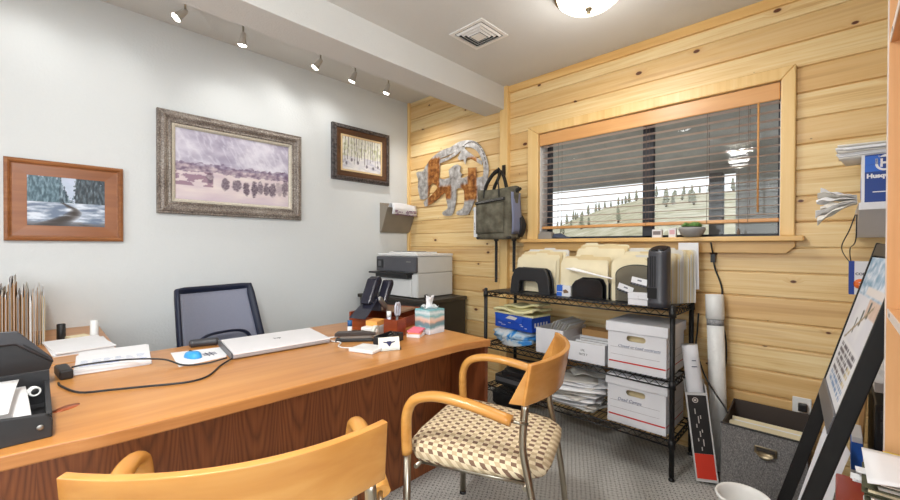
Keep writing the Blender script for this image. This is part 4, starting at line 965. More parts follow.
# ------------------------------------------------------------ printer on its cabinet
def printer():
    ZT = .745
    r = thing('storage_cabinet', 'dark brown low cabinet in the corner under the printer', 'cabinet', (0, 0, 0))
    P = lambda z: [(-3.135, 2.03, z), (-2.30, 2.12, z), (-2.32, 2.615, z), (-3.135, 2.615, z)]
    b = MB(); b.prism(P(ZT-.03), (0, 0, .03)); obj('cabinet_top', b, BROWNBLACK, r, .004)
    b = MB(); b.prism([(-3.12, 2.052, 0), (-2.325, 2.138, 0), (-2.33, 2.60, 0), (-3.12, 2.60, 0)], (0, 0, ZT-.03)); obj('body', b, BROWNBLACK, r)
    for k in range(2):
        b = MB(); x0 = -3.11+.395*k; ya = 2.036+.043*k; b.prism([(x0, ya, .06), (x0+.38, ya+.041, .06), (x0+.38, ya+.041, ZT-.12), (x0, ya, ZT-.12)], (0, .017, 0)); d = obj('door', b, BROWNBLACK, r, .003)
        b = MB(); b.lathe([(0, 0), (.012, .002), (.014, .012), (0, .018)], 14, 0, T(x0+(.34 if k == 0 else .05), 2.075+.01*k, .4, 0, PI/2)); obj('knob', b, STEEL, d)
    r = thing('printer', 'white and grey office inkjet printer on the dark cabinet', 'printer', (-2.715, 2.365, ZT), .045)
    gw = mat('printer_light_grey', (206, 206, 202), .45, 0, .02)
    x0, x1, yf, yb = -.25, .25, -.215, .215
    b = MB(); b.box(x0, x1, yf, yb, .005, .205); obj('lower_body', b, gw, r, .008)
    b = MB(); b.box(x0, x1, yf-.0, yb, .207, .345); obj('upper_body', b, gw, r, .008)
    b = MB(); b.prism([(x0-.004, yf-.012, .347), (x1+.004, yf-.012, .347), (x1+.004, yb, .347), (x0-.004, yb, .347)], (0, 0, .022)); obj('scanner_lid', b, WHITEP, r, .006)
    b = MB(); b.box(x0+.02, x1-.12, -.12, .14, .369, .382); obj('document_feeder', b, WHITEP, r, .005)
    b = MB(); b.box(x0+.06, x1-.14, -.10, .02, .382, .386); obj('feed_slot', b, GREYP, r)
    b = MB(); b.box(x0-.002, x1+.004, yf-.03, yf+.0, .215, .342); cp = obj('control_panel', b, mat('slate_grey_panel', (84, 84, 90), .4), r, .008)
    b = MB(); b.box(x0+.012, x0+.095, yf-.033, yf-.028, .243, .317); sc = obj('touch_screen', b, BLACKP, cp); b = MB(); b.box(x0+.032, x0+.07, yf-.0345, yf-.033, .258, .303); obj('screen_icon', b, GREYP, cp)
    b = MB(); b.box(x1-.11, x1-.055, yf-.0315, yf-.029, .298, .305); obj('maker_mark', b, STEEL, cp)
    b = MB(); b.box(x0-.035, x1-.05, yf-.09, yf, .196, .21); b.box(x0+.01, x1-.07, yf-.05, yf, .162, .194); obj('output_tray', b, BLACKP, r, .003)
    b = MB(); b.box(x0+.03, x1-.07, yf-.012, yf, .01, .155); obj('paper_drawer', b, WHITEP, r, .004)
    b = MB(); b.box(x1-.065, x1-.01, yf-.006, yf, .01, .2); obj('front_pillar', b, WHITEP, r, .006)
    b = MB()
    for x in (-.2, .2):
        for y in (-.17, .17): b.cyl((x, y, 0), .015, .006, 12)
    obj('foot', b, BLACKP, r)
    r = thing('webcam_clip', 'small black clip standing on the cabinet corner behind the tissue box', 'clip', (-2.36, 2.165, ZT)); b = MB(); b.lathe([(.0, 0), (.018, 0), (.018, .006), (.006, .01), (.006, .02), (.014, .028), (.016, .038), (.01, .046), (0, .047)], 14); obj('body', b, BLACKP, r)
    # wall file with a folded newspaper
    r = thing('wall_file', 'taupe metal wall file pocket on the wall beside the corner', 'wall file', (XL+.002, 2.475, 1.31), 0)
    tp = mat('taupe_metal', (128, 118, 104), .55); tp2 = mat('taupe_metal_inside', (150, 140, 126), .55)
    b = MB(); w = .175; b.box(0, .004, -w, w, 0, .285); obj('back_plate', b, tp2, r)
    b = MB(); b.prism([(.02, -w, .0), (.024, -w, .0), (.124, -w, .235), (.12, -w, .235)], (0, 2*w-.0, 0)); b.box(.0, .022, -w, w, -.002, .004); obj('front_plate', b, tp, r)
    for s in (-1, 1):
        b = MB(); y = s*(w-.003); b.prism([(.004, y-.0015, .003), (.02, y-.0015, .003), (.12, y-.0015, .235), (.004, y-.0015, .28)], (0, .003, 0)); obj('side_plate', b, tp2, r)
    n = thing('newspaper', 'folded newspaper hanging over the front of the taupe wall file', 'newspaper', (XL+.08, 2.49, 1.50), 0)
    def nw(u, v): 
        x = [(-.03, -.05), (-.005, .04), (.03, .085), (.055, .083), (.075, .03), (.062, -.02)]; f = v*5; i = min(int(f), 4); t = f-i
        return (x[i][0]+(x[i+1][0]-x[i][0])*t, -.15+.3*u, x[i][1]+(x[i+1][1]-x[i][1])*t+.006*math.sin(u*5))
    b = MB(); b.sheet(nw, 8, 20, .006); obj('pages', b, PAPER, n)
    Mn = Matrix(((0, 0.1, .99, .0785), (1, 0, 0, -.14), (0, .99, -.1, .028), (0, 0, 0, 1)))
    for k, (txt, sz, dx, dy, m) in enumerate([('The News', .042, .02, .004, mat('plum_ink', (110, 60, 110), .7)), ('Sports', .034, .12, -.03, mat('dull_red_ink', (150, 50, 70), .7))]):
        pass
    b = MB(); pl = mat('plum_ink', (110, 66, 112), .7)
    random.seed(5)
    for row in range(4):
        yy = -.13
        while yy < .12:
            w2 = random.uniform(.012, .05); z0 = .012-.013*row
            if random.random() < .75: b.prism([(.0815-.0035*row*0+.002, yy, z0), (.0815+.002, yy+w2, z0), (.0835, yy+w2, z0+.007), (.0835, yy, z0+.007)], (.0008, 0, 0))
            yy += w2+.008
    obj('headline_print', b, pl, n)
printer()

# ------------------------------------------------------------ metal bear on the pine wall
BODY=[(-2.976,1.644),(-3.012,1.759),(-3.006,1.834),(-3.035,1.909),(-2.977,1.916),(-2.935,1.916),(-2.9,1.953),(-2.832,2.013),(-2.732,2.059),(-2.636,2.081),(-2.559,2.086),(-2.469,2.113),(-2.382,2.115),(-2.298,2.099),(-2.229,2.06),(-2.171,1.989),(-2.129,1.901),(-2.115,1.819),(-2.128,1.73),(-2.143,1.651),(-2.168,1.491),(-2.226,1.479),(-2.284,1.486),(-2.281,1.511),(-2.237,1.533),(-2.254,1.59),(-2.276,1.561),(-2.331,1.466),(-2.393,1.455),(-2.475,1.461),(-2.481,1.49),(-2.408,1.517),(-2.388,1.59),(-2.403,1.687),(-2.482,1.695),(-2.487,1.594),(-2.526,1.477),(-2.577,1.458),(-2.649,1.468),(-2.662,1.496),(-2.596,1.53),(-2.615,1.608),(-2.635,1.672),(-2.737,1.618),(-2.885,1.565),(-2.916,1.586),(-2.919,1.614),(-2.81,1.672),(-2.735,1.735),(-2.80,1.782),(-2.842,1.74),(-2.855,1.665),(-2.916,1.637)]
HOLE=[(-2.693,2.001),(-2.559,2.02),(-2.46,2.047),(-2.367,2.053),(-2.262,2.014),(-2.197,1.932),(-2.17,1.837),(-2.185,1.747),(-2.212,1.707),(-2.673,1.756),(-2.706,1.875)]
MTN=[(-2.703,1.956),(-2.574,1.974),(-2.498,2.0),(-2.419,2.03),(-2.381,1.986),(-2.283,1.925),(-2.186,1.871),(-2.187,1.905),(-2.272,1.959),(-2.367,2.028),(-2.396,2.058),(-2.439,2.061),(-2.513,2.025),(-2.586,2.0),(-2.703,1.99)]
PEAK=[(-2.42,2.03),(-2.39,2.035),(-2.33,1.965),(-2.36,1.955),(-2.375,1.90),(-2.40,1.95),(-2.44,1.945),(-2.47,1.97)]
CUB=[(-2.561,1.78),(-2.575,1.844),(-2.58,1.878),(-2.543,1.898),(-2.507,1.915),(-2.471,1.916),(-2.427,1.891),(-2.441,1.848),(-2.413,1.82),(-2.447,1.765)]
GRD=[(-2.712,1.818),(-2.635,1.80),(-2.542,1.81),(-2.395,1.785),(-2.338,1.794),(-2.255,1.767),(-2.175,1.771),(-2.175,1.685),(-2.709,1.735)]
STP=[(-2.343,1.868),(-2.245,1.858),(-2.25,1.750),(-2.34,1.760)]
def bear():
    r = thing('metal_bear_wall_art', 'cut metal walking bear with a mountain scene hung on the pine wall', 'wall art', (-2.57, YW-.012, 1.46))
    t = NT('rust_and_steel_patches', .42, .55); o = t.obj(); x, y, z = t.xyz(o)
    n = t.noise(o, 22, 5); nb = t.noise(t.mapping(o, (3.2, 1, 2.2)), 1, 2)
    steel = t.ramp(n, [(.3, (132, 126, 122)), (.5, (184, 180, 177)), (.7, (222, 220, 219))]); rust = t.ramp(n, [(.35, (112, 66, 34)), (.5, (166, 104, 50)), (.65, (204, 146, 82))])
    def win(v, lo, hi, e=.012):
        a = t.n('ShaderNodeMapRange'); t.val(a.inputs[0], v); a.inputs[1].default_value = lo-e; a.inputs[2].default_value = lo+e
        b = t.n('ShaderNodeMapRange'); t.val(b.inputs[0], v); b.inputs[1].default_value = hi-e; b.inputs[2].default_value = hi+e; b.inputs[3].default_value = 1; b.inputs[4].default_value = 0
        return t.math('MULTIPLY', a.outputs[0], b.outputs[0])
    zw = t.math('ADD', z, t.math('MULTIPLY', t.math('SUBTRACT', n, .5), .04)); xw = t.math('ADD', x, t.math('MULTIPLY', t.math('SUBTRACT', n, .5), .03))
    m = t.math('MULTIPLY', win(xw, -.295, -.13), win(zw, .1, .56))          # shoulder
    m = t.math('MAXIMUM', m, t.math('MULTIPLY', win(xw, -.27, .02), win(zw, .15, .28)))
    m = t.math('MAXIMUM', m, t.math('MULTIPLY', win(xw, .22, .33), win(zw, .12, .5)))
    m = t.math('MAXIMUM', m, t.math('MULTIPLY', win(xw, .14, .25), win(zw, .12, .27)))
    t.base(t.mix(m, steel, rust)); t.bump(n, .2, .002)
    lb = lambda L: [(p[0]+2.57, p[1]-1.46) for p in L]
    A = Matrix(((1, 0, 0, 0), (0, 0, -1, 0), (0, 1, 0, 0), (0, 0, 0, 1)))
    sm = [tuple(p[:2]) for p in smooth_pts([(*p, 0) for p in lb(BODY)]+[(*lb(BODY)[0], 0)], 3)][:-1]
    flat_shape('bear_body', [sm, [tuple(p[:2]) for p in smooth_pts([(*p, 0) for p in lb(HOLE)]+[(*lb(HOLE)[0], 0)], 3)][:-1]], .004, t.m, r, A)
    slots = []
    for qi, (nm, L) in enumerate((('mountain_ridge', MTN), ('mountain_peak', PEAK), ('cub', CUB), ('ground_strip', GRD), ('tree_stump', STP))): flat_shape(nm, [lb(L)], .003, t.m, r, Matrix.Translation((0, -.0035-.0005*qi, 0)) @ A)
    b = MB()
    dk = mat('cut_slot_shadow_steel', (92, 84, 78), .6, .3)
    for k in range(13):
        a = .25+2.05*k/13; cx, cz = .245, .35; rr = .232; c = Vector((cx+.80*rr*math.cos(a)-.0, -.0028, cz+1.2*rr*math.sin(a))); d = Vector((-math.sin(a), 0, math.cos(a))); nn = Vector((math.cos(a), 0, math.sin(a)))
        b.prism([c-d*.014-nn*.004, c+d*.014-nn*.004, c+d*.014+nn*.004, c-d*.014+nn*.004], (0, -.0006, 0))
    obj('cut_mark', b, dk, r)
    b = MB()
    for x, z in ((-.36, .40), (.2, .55), (-.12, .56)): b.tube([(x, -.002, z), (x, .024, z)], .004, 8)
    obj('standoff_pin', b, STEEL, r)
bear()

# ------------------------------------------------------------ backpack on the post hook
def backpack():
    h = thing('coat_hook', 'dark metal hook on the pine post holding the backpack', 'hook', (-1.935, YW-.041, 1.80))
    b = MB(); b.box(-.016, .016, -.006, 0, -.055, .03); b.tube(smooth_pts([(0, -.004, -.035), (0, -.05, -.045), (0, -.07, -.025), (0, -.072, .0)], 4), .006, 8); obj('hook', b, mat('dark_bronze_metal', (52, 42, 36), .4, .7), h, .001)
    r = thing('backpack', 'olive grey tote backpack hanging from the pine post by its handles', 'backpack', (-1.905, 2.50, 1.22), 0)
    ol = NT('olive_canvas', .85, 0, .2); o = ol.obj(); n = ol.noise(o, 14, 4); n2 = ol.noise(o, 350, 2); ol.base(ol.ramp(n, [(.3, (78, 74, 62)), (.5, (100, 96, 82)), (.7, (122, 117, 102))])); ol.bump(ol.math('ADD', n, ol.math('MULTIPLY', n2, .2)), .5, .01); ol = ol.m
    bl = mat('black_webbing', (34, 33, 33), .7); lg = mat('pale_blue_grey_lining', (126, 132, 158), .7)
    def sec(z):   # half width, half depth at height
        t = z/.40; return (.168+.006*math.sin(t*PI)+.012*max(0, t-.75)*3, .075*(1-.25*max(0, t-.6)*2.2))
    def body(u, v):
        a = u*2*PI; z = .012+.385*v; w, d = sec(z); c, s = math.cos(a), math.sin(a); q = (abs(c)**4+abs(s)**4)**-.25
        top = .018*max(0, v-.9)*10*(abs(c)**2-.3); return (w*c*q, d*s*q+.004*math.sin(z*30+a*3), z+top)
    b = MB(); b.sheet(body, 40, 16, .004); obj('body', b, ol, r)
    b = MB(); w, d = .165, .072; b.prism([(-w, -d, .012), (w, -d, .012), (w, d, .012), (-w, d, .012)], (0, 0, .022)); obj('base_panel', b, bl, r, .02)
    b = MB(); w, d = .15, .05; b.prism([(-w, -d, .35), (w, -d, .35), (w, d, .35), (-w, d, .35)], (0, 0, .006)); obj('inner_flap', b, ol, r)
    b = MB(); b.sheet(lambda u, v: (.176+.006*math.sin(v*5), -.062+.118*u, .05+.31*v), 5, 8, .004); obj('side_panel', b, lg, r)
    def pk(u, v):
        x = -.155+.27*u; z = .055+.235*v; bu = .02*(1-(2*u-1)**6)*(1-(2*v-1)**6); return (x, -.077-bu, z)
    b = MB(); b.sheet(pk, 18, 16, .004); obj('front_pocket', b, ol, r)
    b = MB(); b.sheet(lambda u, v: (-.158+.285*u, -.084-.006*math.sin(u*PI), .282+.022*v+.02*u), 12, 2, .004); z = obj('zip_flap', b, bl, r)
    b = MB(); b.sheet(lambda u, v: (-.15+.265*u, -.0895-.006*math.sin(u*PI), .288+.004*v+.02*u), 12, 2, .002); obj('zip', b, STEEL, z)
    b = MB(); b.sheet(lambda u, v: (-.15+.265*u, -.0895-.006*math.sin(u*PI), .297+.003*v+.02*u), 12, 2, .002); obj('zip', b, STEEL, z)
    for y in (-.058, .052):
        b = MB(); b.tube(smooth_pts([(-.085, y, .33), (-.075, y*.95, .42), (-.045, y*.8+.03, .51), (-.03, .05+y*.2, .553), (-.01, .05+y*.2, .545), (.02, y*.8+.02, .48), (.05, y*.95, .40), (.055, y, .33)], 5), .016, 8, flat=(.35, 1.25)); obj('handle', b, bl, r)
    for s in (-1, 1):
        b = MB(); b.prism([(s*.16, -.03, .375), (s*.2, -.01, .40), (s*.205, .0, .385), (s*.165, -.02, .345)], (0, .03, 0)); obj('rolled_corner', b, bl, r, .004)
    b = MB(); b.sheet(lambda u, v: (.17+.035*math.sin(v*PI)*(.6+.4*u), .03+.05*u, .03+.16*v), 4, 10, .012); obj('shoulder_pad', b, bl, r)
    b = MB(); b.box(-.073, -.05, .06, .066, -.33, .06); obj('strap', b, bl, r); b = MB(); b.box(.098, .122, .06, .066, -.24, .09); obj('strap', b, bl, r)
    for x in (-.0615, .11): b = MB(); b.box(x-.017, x+.017, .055, .071, .0, .016); obj('strap_buckle', b, BLACKP, r)
    b = MB(); b.box(-.198, -.165, -.055, -.05, .03, .27); tg = obj('paper_tag', b, PAPER, r, label='white paper tag')
    b = MB()
    for k in range(5): b.box(-.192, -.188, -.0565, -.0548, .09+.012*k, .097+.012*k)
    obj('tag_print', b, INKBLACK, tg)
backpack()
# ------------------------------------------------------------ wire shelving
SX0, SX1, SY0, SY1 = -1.79, -.593, 2.215, 2.575
ZT3, ZT2, ZT1 = .862, .50, .205
def wire_rack():
    r = thing('wire_shelving', 'black three-tier wire shelving under the window', 'shelving', (0, 0, 0))
    for x in (SX0, SX1):
        for y in (SY0, SY1):
            b = MB(); b.tube([(x, y, .02), (x, y, .872)], .0127, 12)
            for k in range(33): b.lathe([(.0127, -.0012), (.0134, 0), (.0127, .0012)], 10, 0, T(x, y, .03+.0255*k))
            p = obj('post', b, BLACKM, r)
            b = MB(); b.lathe([(0, 0), (.014, 0), (.016, .006), (.01, .012), (.008, .022), (0, .022)], 12, 0, T(x, y, 0)); obj('levelling_foot', b, BLACKM, p)
            b = MB(); b.lathe([(.0127, 0), (.0135, .004), (.008, .010), (0, .011)], 12, 0, T(x, y, .872)); obj('cap', b, BLACKP, p)
    for zt in (ZT3, ZT2, ZT1):
        b = MB(); rr = .0032; x0, x1, y0, y1 = SX0, SX1, SY0, SY1
        for y in (y0, y1):
            b.tube([(x0, y, zt-.005), (x1, y, zt-.005)], .0042, 6); b.tube([(x0, y, zt-.036), (x1, y, zt-.036)], .0042, 6)
            n = 44; pts = []
            for k in range(n+1): pts.append((x0+(x1-x0)*k/n, y, zt-.007 if k % 2 else zt-.034))
            b.tube(pts, .0026, 5)
        for x in (x0, x1):
            b.tube([(x, y0, zt-.005), (x, y1, zt-.005)], .0042, 6); b.tube([(x, y0, zt-.036), (x, y1, zt-.036)], .0042, 6)
            n = 14; b.tube([(x, y0+(y1-y0)*k/n, zt-.007 if k % 2 else zt-.034) for k in range(n+1)], .0026, 5)
        k = 1; n = 46
        for k in range(1, n): x = x0+(x1-x0)*k/n; b.tube([(x, y0, zt-.0022), (x, y1, zt-.0022)], .0021, 5)
        for y in (y0+.12, y0+.24): b.tube([(x0, y, zt-.0072), (x1, y, zt-.0072)], .003, 6)
        for x in (x0, x1):
            for y in (y0, y1): b.lathe([(.0127, -.042), (.018, -.04), (.0165, 0), (.0127, 0)], 12, 0, T(x, y, zt))
        obj('shelf', b, BLACKM, r)
    # dark plastic mat lying on the top tier
    m = thing('shelf_liner', 'black plastic liner mat lying on the top tier of the wire shelving', 'shelf liner', (0, 0, 0))
    b = MB(); b.box(SX0+.02, SX1-.02, SY0+.012, SY1-.012, ZT3, ZT3+.002); obj('mat', b, BLACKP, m)
wire_rack()
Z3 = ZT3+.002
def folder(x, y, z, w, h, label, group, tabpos=.1, lean=0, rz=0, m=None, n=3, pw=None, th=.009, cat='folder', proud=0):
    """A card folder standing upright; local x = width, local y = thickness."""
    r = thing('manila_folder', label, cat, (x, y, z), rz, group); m = m or MANILA
    def leaf(y0, hh, tab):
        o = [(-w/2, 0), (w/2, 0), (w/2, hh-.01), (w/2-.01, hh)]
        if tab is not None: o += [(-w/2+tab+.09, hh), (-w/2+tab+.082, hh+.011), (-w/2+tab+.008, hh+.011), (-w/2+tab, hh)]
        o += [(-w/2+.01, hh), (-w/2, hh-.01)]
        return [(p[0], y0+lean*p[1], p[1]) for p in o]
    b = MB(); b.prism(leaf(0, h-.012, None), (0, .0009, 0)); b.prism(leaf(th, h, tabpos), (0, .0009, 0)); b.box(-w/2, w/2, 0, th+.0009, 0, .001); obj('cover', b, m, r)
    for k in range(n):
        b = MB(); yy = .0018+(th-.003)*k/max(1, n-1) if n > 1 else th/2; hh = h-.02-random.uniform(0, .012); q = random.uniform(-.004, .006)+proud
        b.prism([(-w/2+.006+q, yy+.0, .0015), (w/2-.006+q, yy, .0015), (w/2-.006+q, yy+lean*hh, hh), (-w/2+.006+q, yy+lean*hh, hh)], (0, .0011, 0)); obj('sheet', b, PAPER, r)
    return r
def sorter_step(name, label, x, y, w, h, holes, rz=0):
    """A file sorter: upright plates on a base; front plate with an arched foot opening."""
    r = thing(name, label, 'file sorter', (x, y, Z3), rz)
    return r
def top_tier():
    random.seed(21)
    # big black arched sorter with folders behind
    r = thing('file_sorter', 'large black arched file sorter at the left of the top tier', 'file sorter', (-1.467, 2.265, Z3), .0)
    out = [(-.155, 0), (-.085, 0), (-.08, .07), (-.065, .082), (.045, .082), (.062, .07), (.075, 0), (.155, 0), (.145, .105), (.125, .155), (.10, .168), (-.085, .172), (-.115, .158), (-.14, .105)]
    for k in range(2):
        b = MB(); yy = .055*k; b.prism([(p[0], yy+.0, p[1]) for p in out], (0, .022 if k == 0 else .012, 0)); obj('arched_plate', b, BLACKP, r, .006)
    b = MB(); b.box(-.155, -.085, .0, .2, 0, .006); b.box(.08, .155, -.05, .2, 0, .006); b.prism([(-.155, .19, 0), (.155, .19, 0), (.14, .2, .10), (-.14, .2, .10)], (0, .006, 0)); obj('base', b, BLACKP, r, .002)
    for k, (x, y, w, h, m) in enumerate([(-1.475, 2.352, .30, .232, MANILA), (-1.46, 2.366, .30, .25, MANILA), (-1.45, 2.382, .30, .268, MANILA2), (-1.435, 2.398, .305, .272, MANILA), (-1.425, 2.414, .31, .285, PAPER2)]):
        folder(x, y, Z3+.0065, w, h, ['front manila folder standing behind the black arched sorter', 'second manila folder behind the black arched sorter', 'middle buff folder behind the black arched sorter', 'fourth manila folder behind the black arched sorter, sheets sticking out right', 'rearmost off-white folder behind the black arched sorter'][k], 'folders in the arched sorter', .12, .06, 0, m, 4, proud=.006 if k > 2 else 0)
    # small blue and white carton
    r = thing('small_carton', 'small blue and white carton between the two black sorters', 'carton', (-1.235, 2.325, Z3), .12); b = MB(); b.box(-.045, .045, -.03, .04, 0, .068); obj('carton', b, WHITEBOX, r, .002)
    b = MB(); b.box(-.0458, -.012, -.0308, .0405, .002, .026); b.box(-.0458, -.008, -.0308, .0405, .03, .0685); obj('blue_panel', b, BLUE2, r)
    b = MB(); b.prism([(-.0, -.031, .02), (.03, -.031, .024), (.028, -.031, .034), (.012, -.031, .045), (-.004, -.031, .038)], (0, -.0006, 0)); obj('brown_print', b, mat('brown_print', (122, 94, 72), .7), r)
    # small black sorter: stepped plates
    r = thing('file_sorter', 'small glossy black stepped file sorter in the middle of the top tier', 'file sorter', (-1.065, 2.28, Z3), .0)
    gb = mat('glossy_black_plastic', (24, 24, 27), .16)
    for k in range(4):
        h = .118+.008*k; x0, x1 = -.105+.006*k, .085+.011*k; yy = .028*k
        b = MB(); b.prism([(x0, yy, 0), (x1, yy, 0), (x1, yy, h*.68), (x1-.018, yy, h*.95), (x1-.04, yy, h), (x0+.05, yy, h), (x0+.02, yy, h*.88), (x0, yy, h*.65)], (0, .008, 0)); obj('divider_plate', b, gb, r, .003)
    b = MB(); b.box(-.11, .125, -.02, .11, 0, .008); obj('base', b, gb, r, .002)
    for k, (x, y, w, h, m) in enumerate([(-1.115, 2.322, .30, .222, MANILA), (-1.11, 2.352, .295, .242, MANILA2), (-1.10, 2.392, .29, .25, MANILA), (-1.06, 2.412, .30, .30, MANILA), (-1.05, 2.432, .30, .318, MANILA2), (-1.05, 2.452, .30, .325, MANILA)]):
        folder(x, y, Z3+(.0085 if k < 2 else .0), w, h, ['front manila folder behind the small stepped sorter', 'second folder behind the small stepped sorter', 'third folder from the front behind the small stepped sorter', 'taller manila folder, fourth behind the small stepped sorter', 'tall buff folder, fifth behind the small stepped sorter', 'tallest manila folder at the back behind the small stepped sorter'][k], 'folders behind the stepped sorter', [.02, .1, .03, .05, .15, .02][k], 0 if k < 2 else .05, 0, m, 2)
    r = thing('paper_sheets', 'loose white sheets jutting forward over the small black sorter', 'papers', (-1.06, 2.30, Z3+.1245), 0)
    for k in range(3):
        b = MB(); b.prism([(-.155+.01*k, -.02, .052-.004*k), (.15, -.055+.01*k, .004+.002*k), (.12, -.01, .006+.002*k), (-.12, .018, .056-.004*k)], (0, 0, .0018)); obj('sheet', b, PAPER, r)
    # arched mesh holder with folders and labels
    r = thing('mesh_file_holder', 'arched mesh holder with two white name labels behind the tower fan', 'file holder', (-.79, 2.30, Z3))
    t = NT('fine_black_mesh', .5, .3); t.b.inputs['Base Color'].default_value = lin((70, 66, 60)); t.b.inputs['Alpha'].default_value = .42; MATS['mesh'] = t.m
    arc = [(-.12, 0), (.12, 0), (.12, .15)]+[(.12*math.cos(a)*1.0, .15+.058*math.sin(a)) for a in [PI*k/14 for k in range(1, 14)]]+[(-.12, .15)]
    b = MB(); b.prism([(p[0], 0, p[1]) for p in arc], (0, .0012, 0)); obj('mesh_front', b, t.m, r)
    b = MB(); b.tube([(p[0], 0, p[1]+.003) for p in arc], .0028, 6, closed=True); b.tube([(-.12, -.006, .0035), (.12, -.006, .0035)], .0028, 6); obj('rim', b, BLACKM, r)
    lab = mat('name_label_white', (232, 232, 234), .5)
    for k, (x, z, a) in enumerate([(-.066, .075, -.32), (.008, .118, -.2)]):
        Ml = Matrix.Translation((x, -.0045, z)) @ Matrix.Rotation(-a, 4, 'Y'); b = MB(); b.box(-.042, .042, 0, .002, -.013, .022, 0, Ml); l = obj('name_label', b, lab, r)
        b = MB(); b.box(-.042, .042, -.0006, .0004, -.022, -.011, 0, Ml); obj('striped_edge', b, INKBLACK, l)
        b = MB()
        for q in range(5): b.prism([(-.036+.017*q, -.001, -.02), (-.03+.017*q, -.001, -.02), (-.024+.017*q, -.001, -.013), (-.03+.017*q, -.001, -.013)], (0, .0006, 0), 0, Ml)
        b.box(-.01, .012, -.0008, .0003, .004, .012, 0, Ml); obj('label_print', b, mat('slate_print', (120, 122, 134), .6), l)
    n = 15
    for k in range(n):
        f = k/(n-1); y = 2.318+.0165*k; x = -.815+.075*f; w = .255+.085*f*1.0; h = .232+.095*f-.006*(k % 3)
        if k >= n-4: h -= .02
        m = [MANILA, MANILA, MANILA2, MANILA, PAPER2][k % 5]
        folder(x, y, Z3, w, h, 'manila folder in the tightly packed row behind the mesh holder and tower fan' if m in (MANILA, MANILA2) else 'off-white folder within the packed row behind the mesh holder and tower fan', 'folders packed in the mesh holder' if m in (MANILA, MANILA2) else 'off-white folders packed in the mesh holder', [.02, .09, .15][k % 3], .0, 0, m, 3, proud=.004, th=.0105)
    p = thing('paper_sheet', 'white sheet sticking out at the right end of the folder row', 'paper', (-.60, 2.565, Z3+.075), 0); b = MB(); b.prism([(-.06, 0, -.0), (.045, 0, 0), (.04, .001, .26), (-.06, .001, .26)], (0, .0015, 0)); obj('sheet', b, PAPER, p)
    b = MB(); b.box(-.06, -.055, -.0, .0015, -.075, .0); obj('fold', b, PAPER, p)
    r = thing('card_box', 'small white two-layer card box in front of the mesh holder', 'box', (-.762, 2.25, Z3), .06)
    b = MB(); b.box(-.052, .052, -.03, .03, 0, .032); obj('box', b, WHITEBOX, r, .002); b = MB(); b.box(-.053, .053, -.031, .031, .033, .064); obj('lid', b, WHITEBOX, r, .002)
    b = MB(); b.tube([(.053, -.0315, .03), (.0, -.0315, .034), (-.0, -.0315, .05)], .0006, 4); obj('seam', b, RULE, r)
    # tower fan
    r = thing('tower_fan', 'black tower fan standing at the right end of the top tier', 'fan', (-.665, 2.245, Z3), -.12)
    body = mat('satin_black_fan', (58, 58, 64), .38); w, d = .049, .045
    def ov(k, n=28, s=1): a = 2*PI*k/n; c, q = math.cos(a), math.sin(a); e = (abs(c)**3+abs(q)**3)**(-1/3); return (w*s*c*e, d*s*q*e)
    b = MB(); P = []; n = 28; lv = [(0, 1.05), (.03, 1.05), (.034, 1.0), (.285, 1.0), (.30, .96)]
    for z, s in lv: P += [(*ov(k, n, s), z+(.016*(ov(k)[1]/d) if z > .2 else 0)) for k in range(n)]
    F = [(i*n+k, i*n+(k+1) % n, (i+1)*n+(k+1) % n, (i+1)*n+k) for i in range(len(lv)-1) for k in range(n)]+[tuple(range(n))[::-1], tuple((len(lv)-1)*n+k for k in range(n))]
    b.add(P, F, 0, True); obj('body', b, body, r)
    b = MB(); b.add([(*ov(k, n, .8), .302+.016*(ov(k)[1]/d)) for k in range(n)]+[(*ov(k, n, .8), .296) for k in range(n)], [tuple(range(n))]+[(k, k+n, (k+1) % n+n, (k+1) % n) for k in range(n)]); obj('top_panel', b, mat('dark_mirror_panel', (20, 20, 22), .12), r)
    b = MB()
    for x in (-.026, -.014, -.002): b.box(x-.003, x+.003, -d-.0015, -d*.9, .105, .262)
    b.box(-.047, -.032, -.034, -.02, .11, .255); obj('air_slot', b, mat('slot_black', (12, 12, 13), .5), r)
    b = MB(); b.box(-.04, .008, -d-.002, -d*.8, .045, .10); obj('grille', b, BLACKM, r)
top_tier()

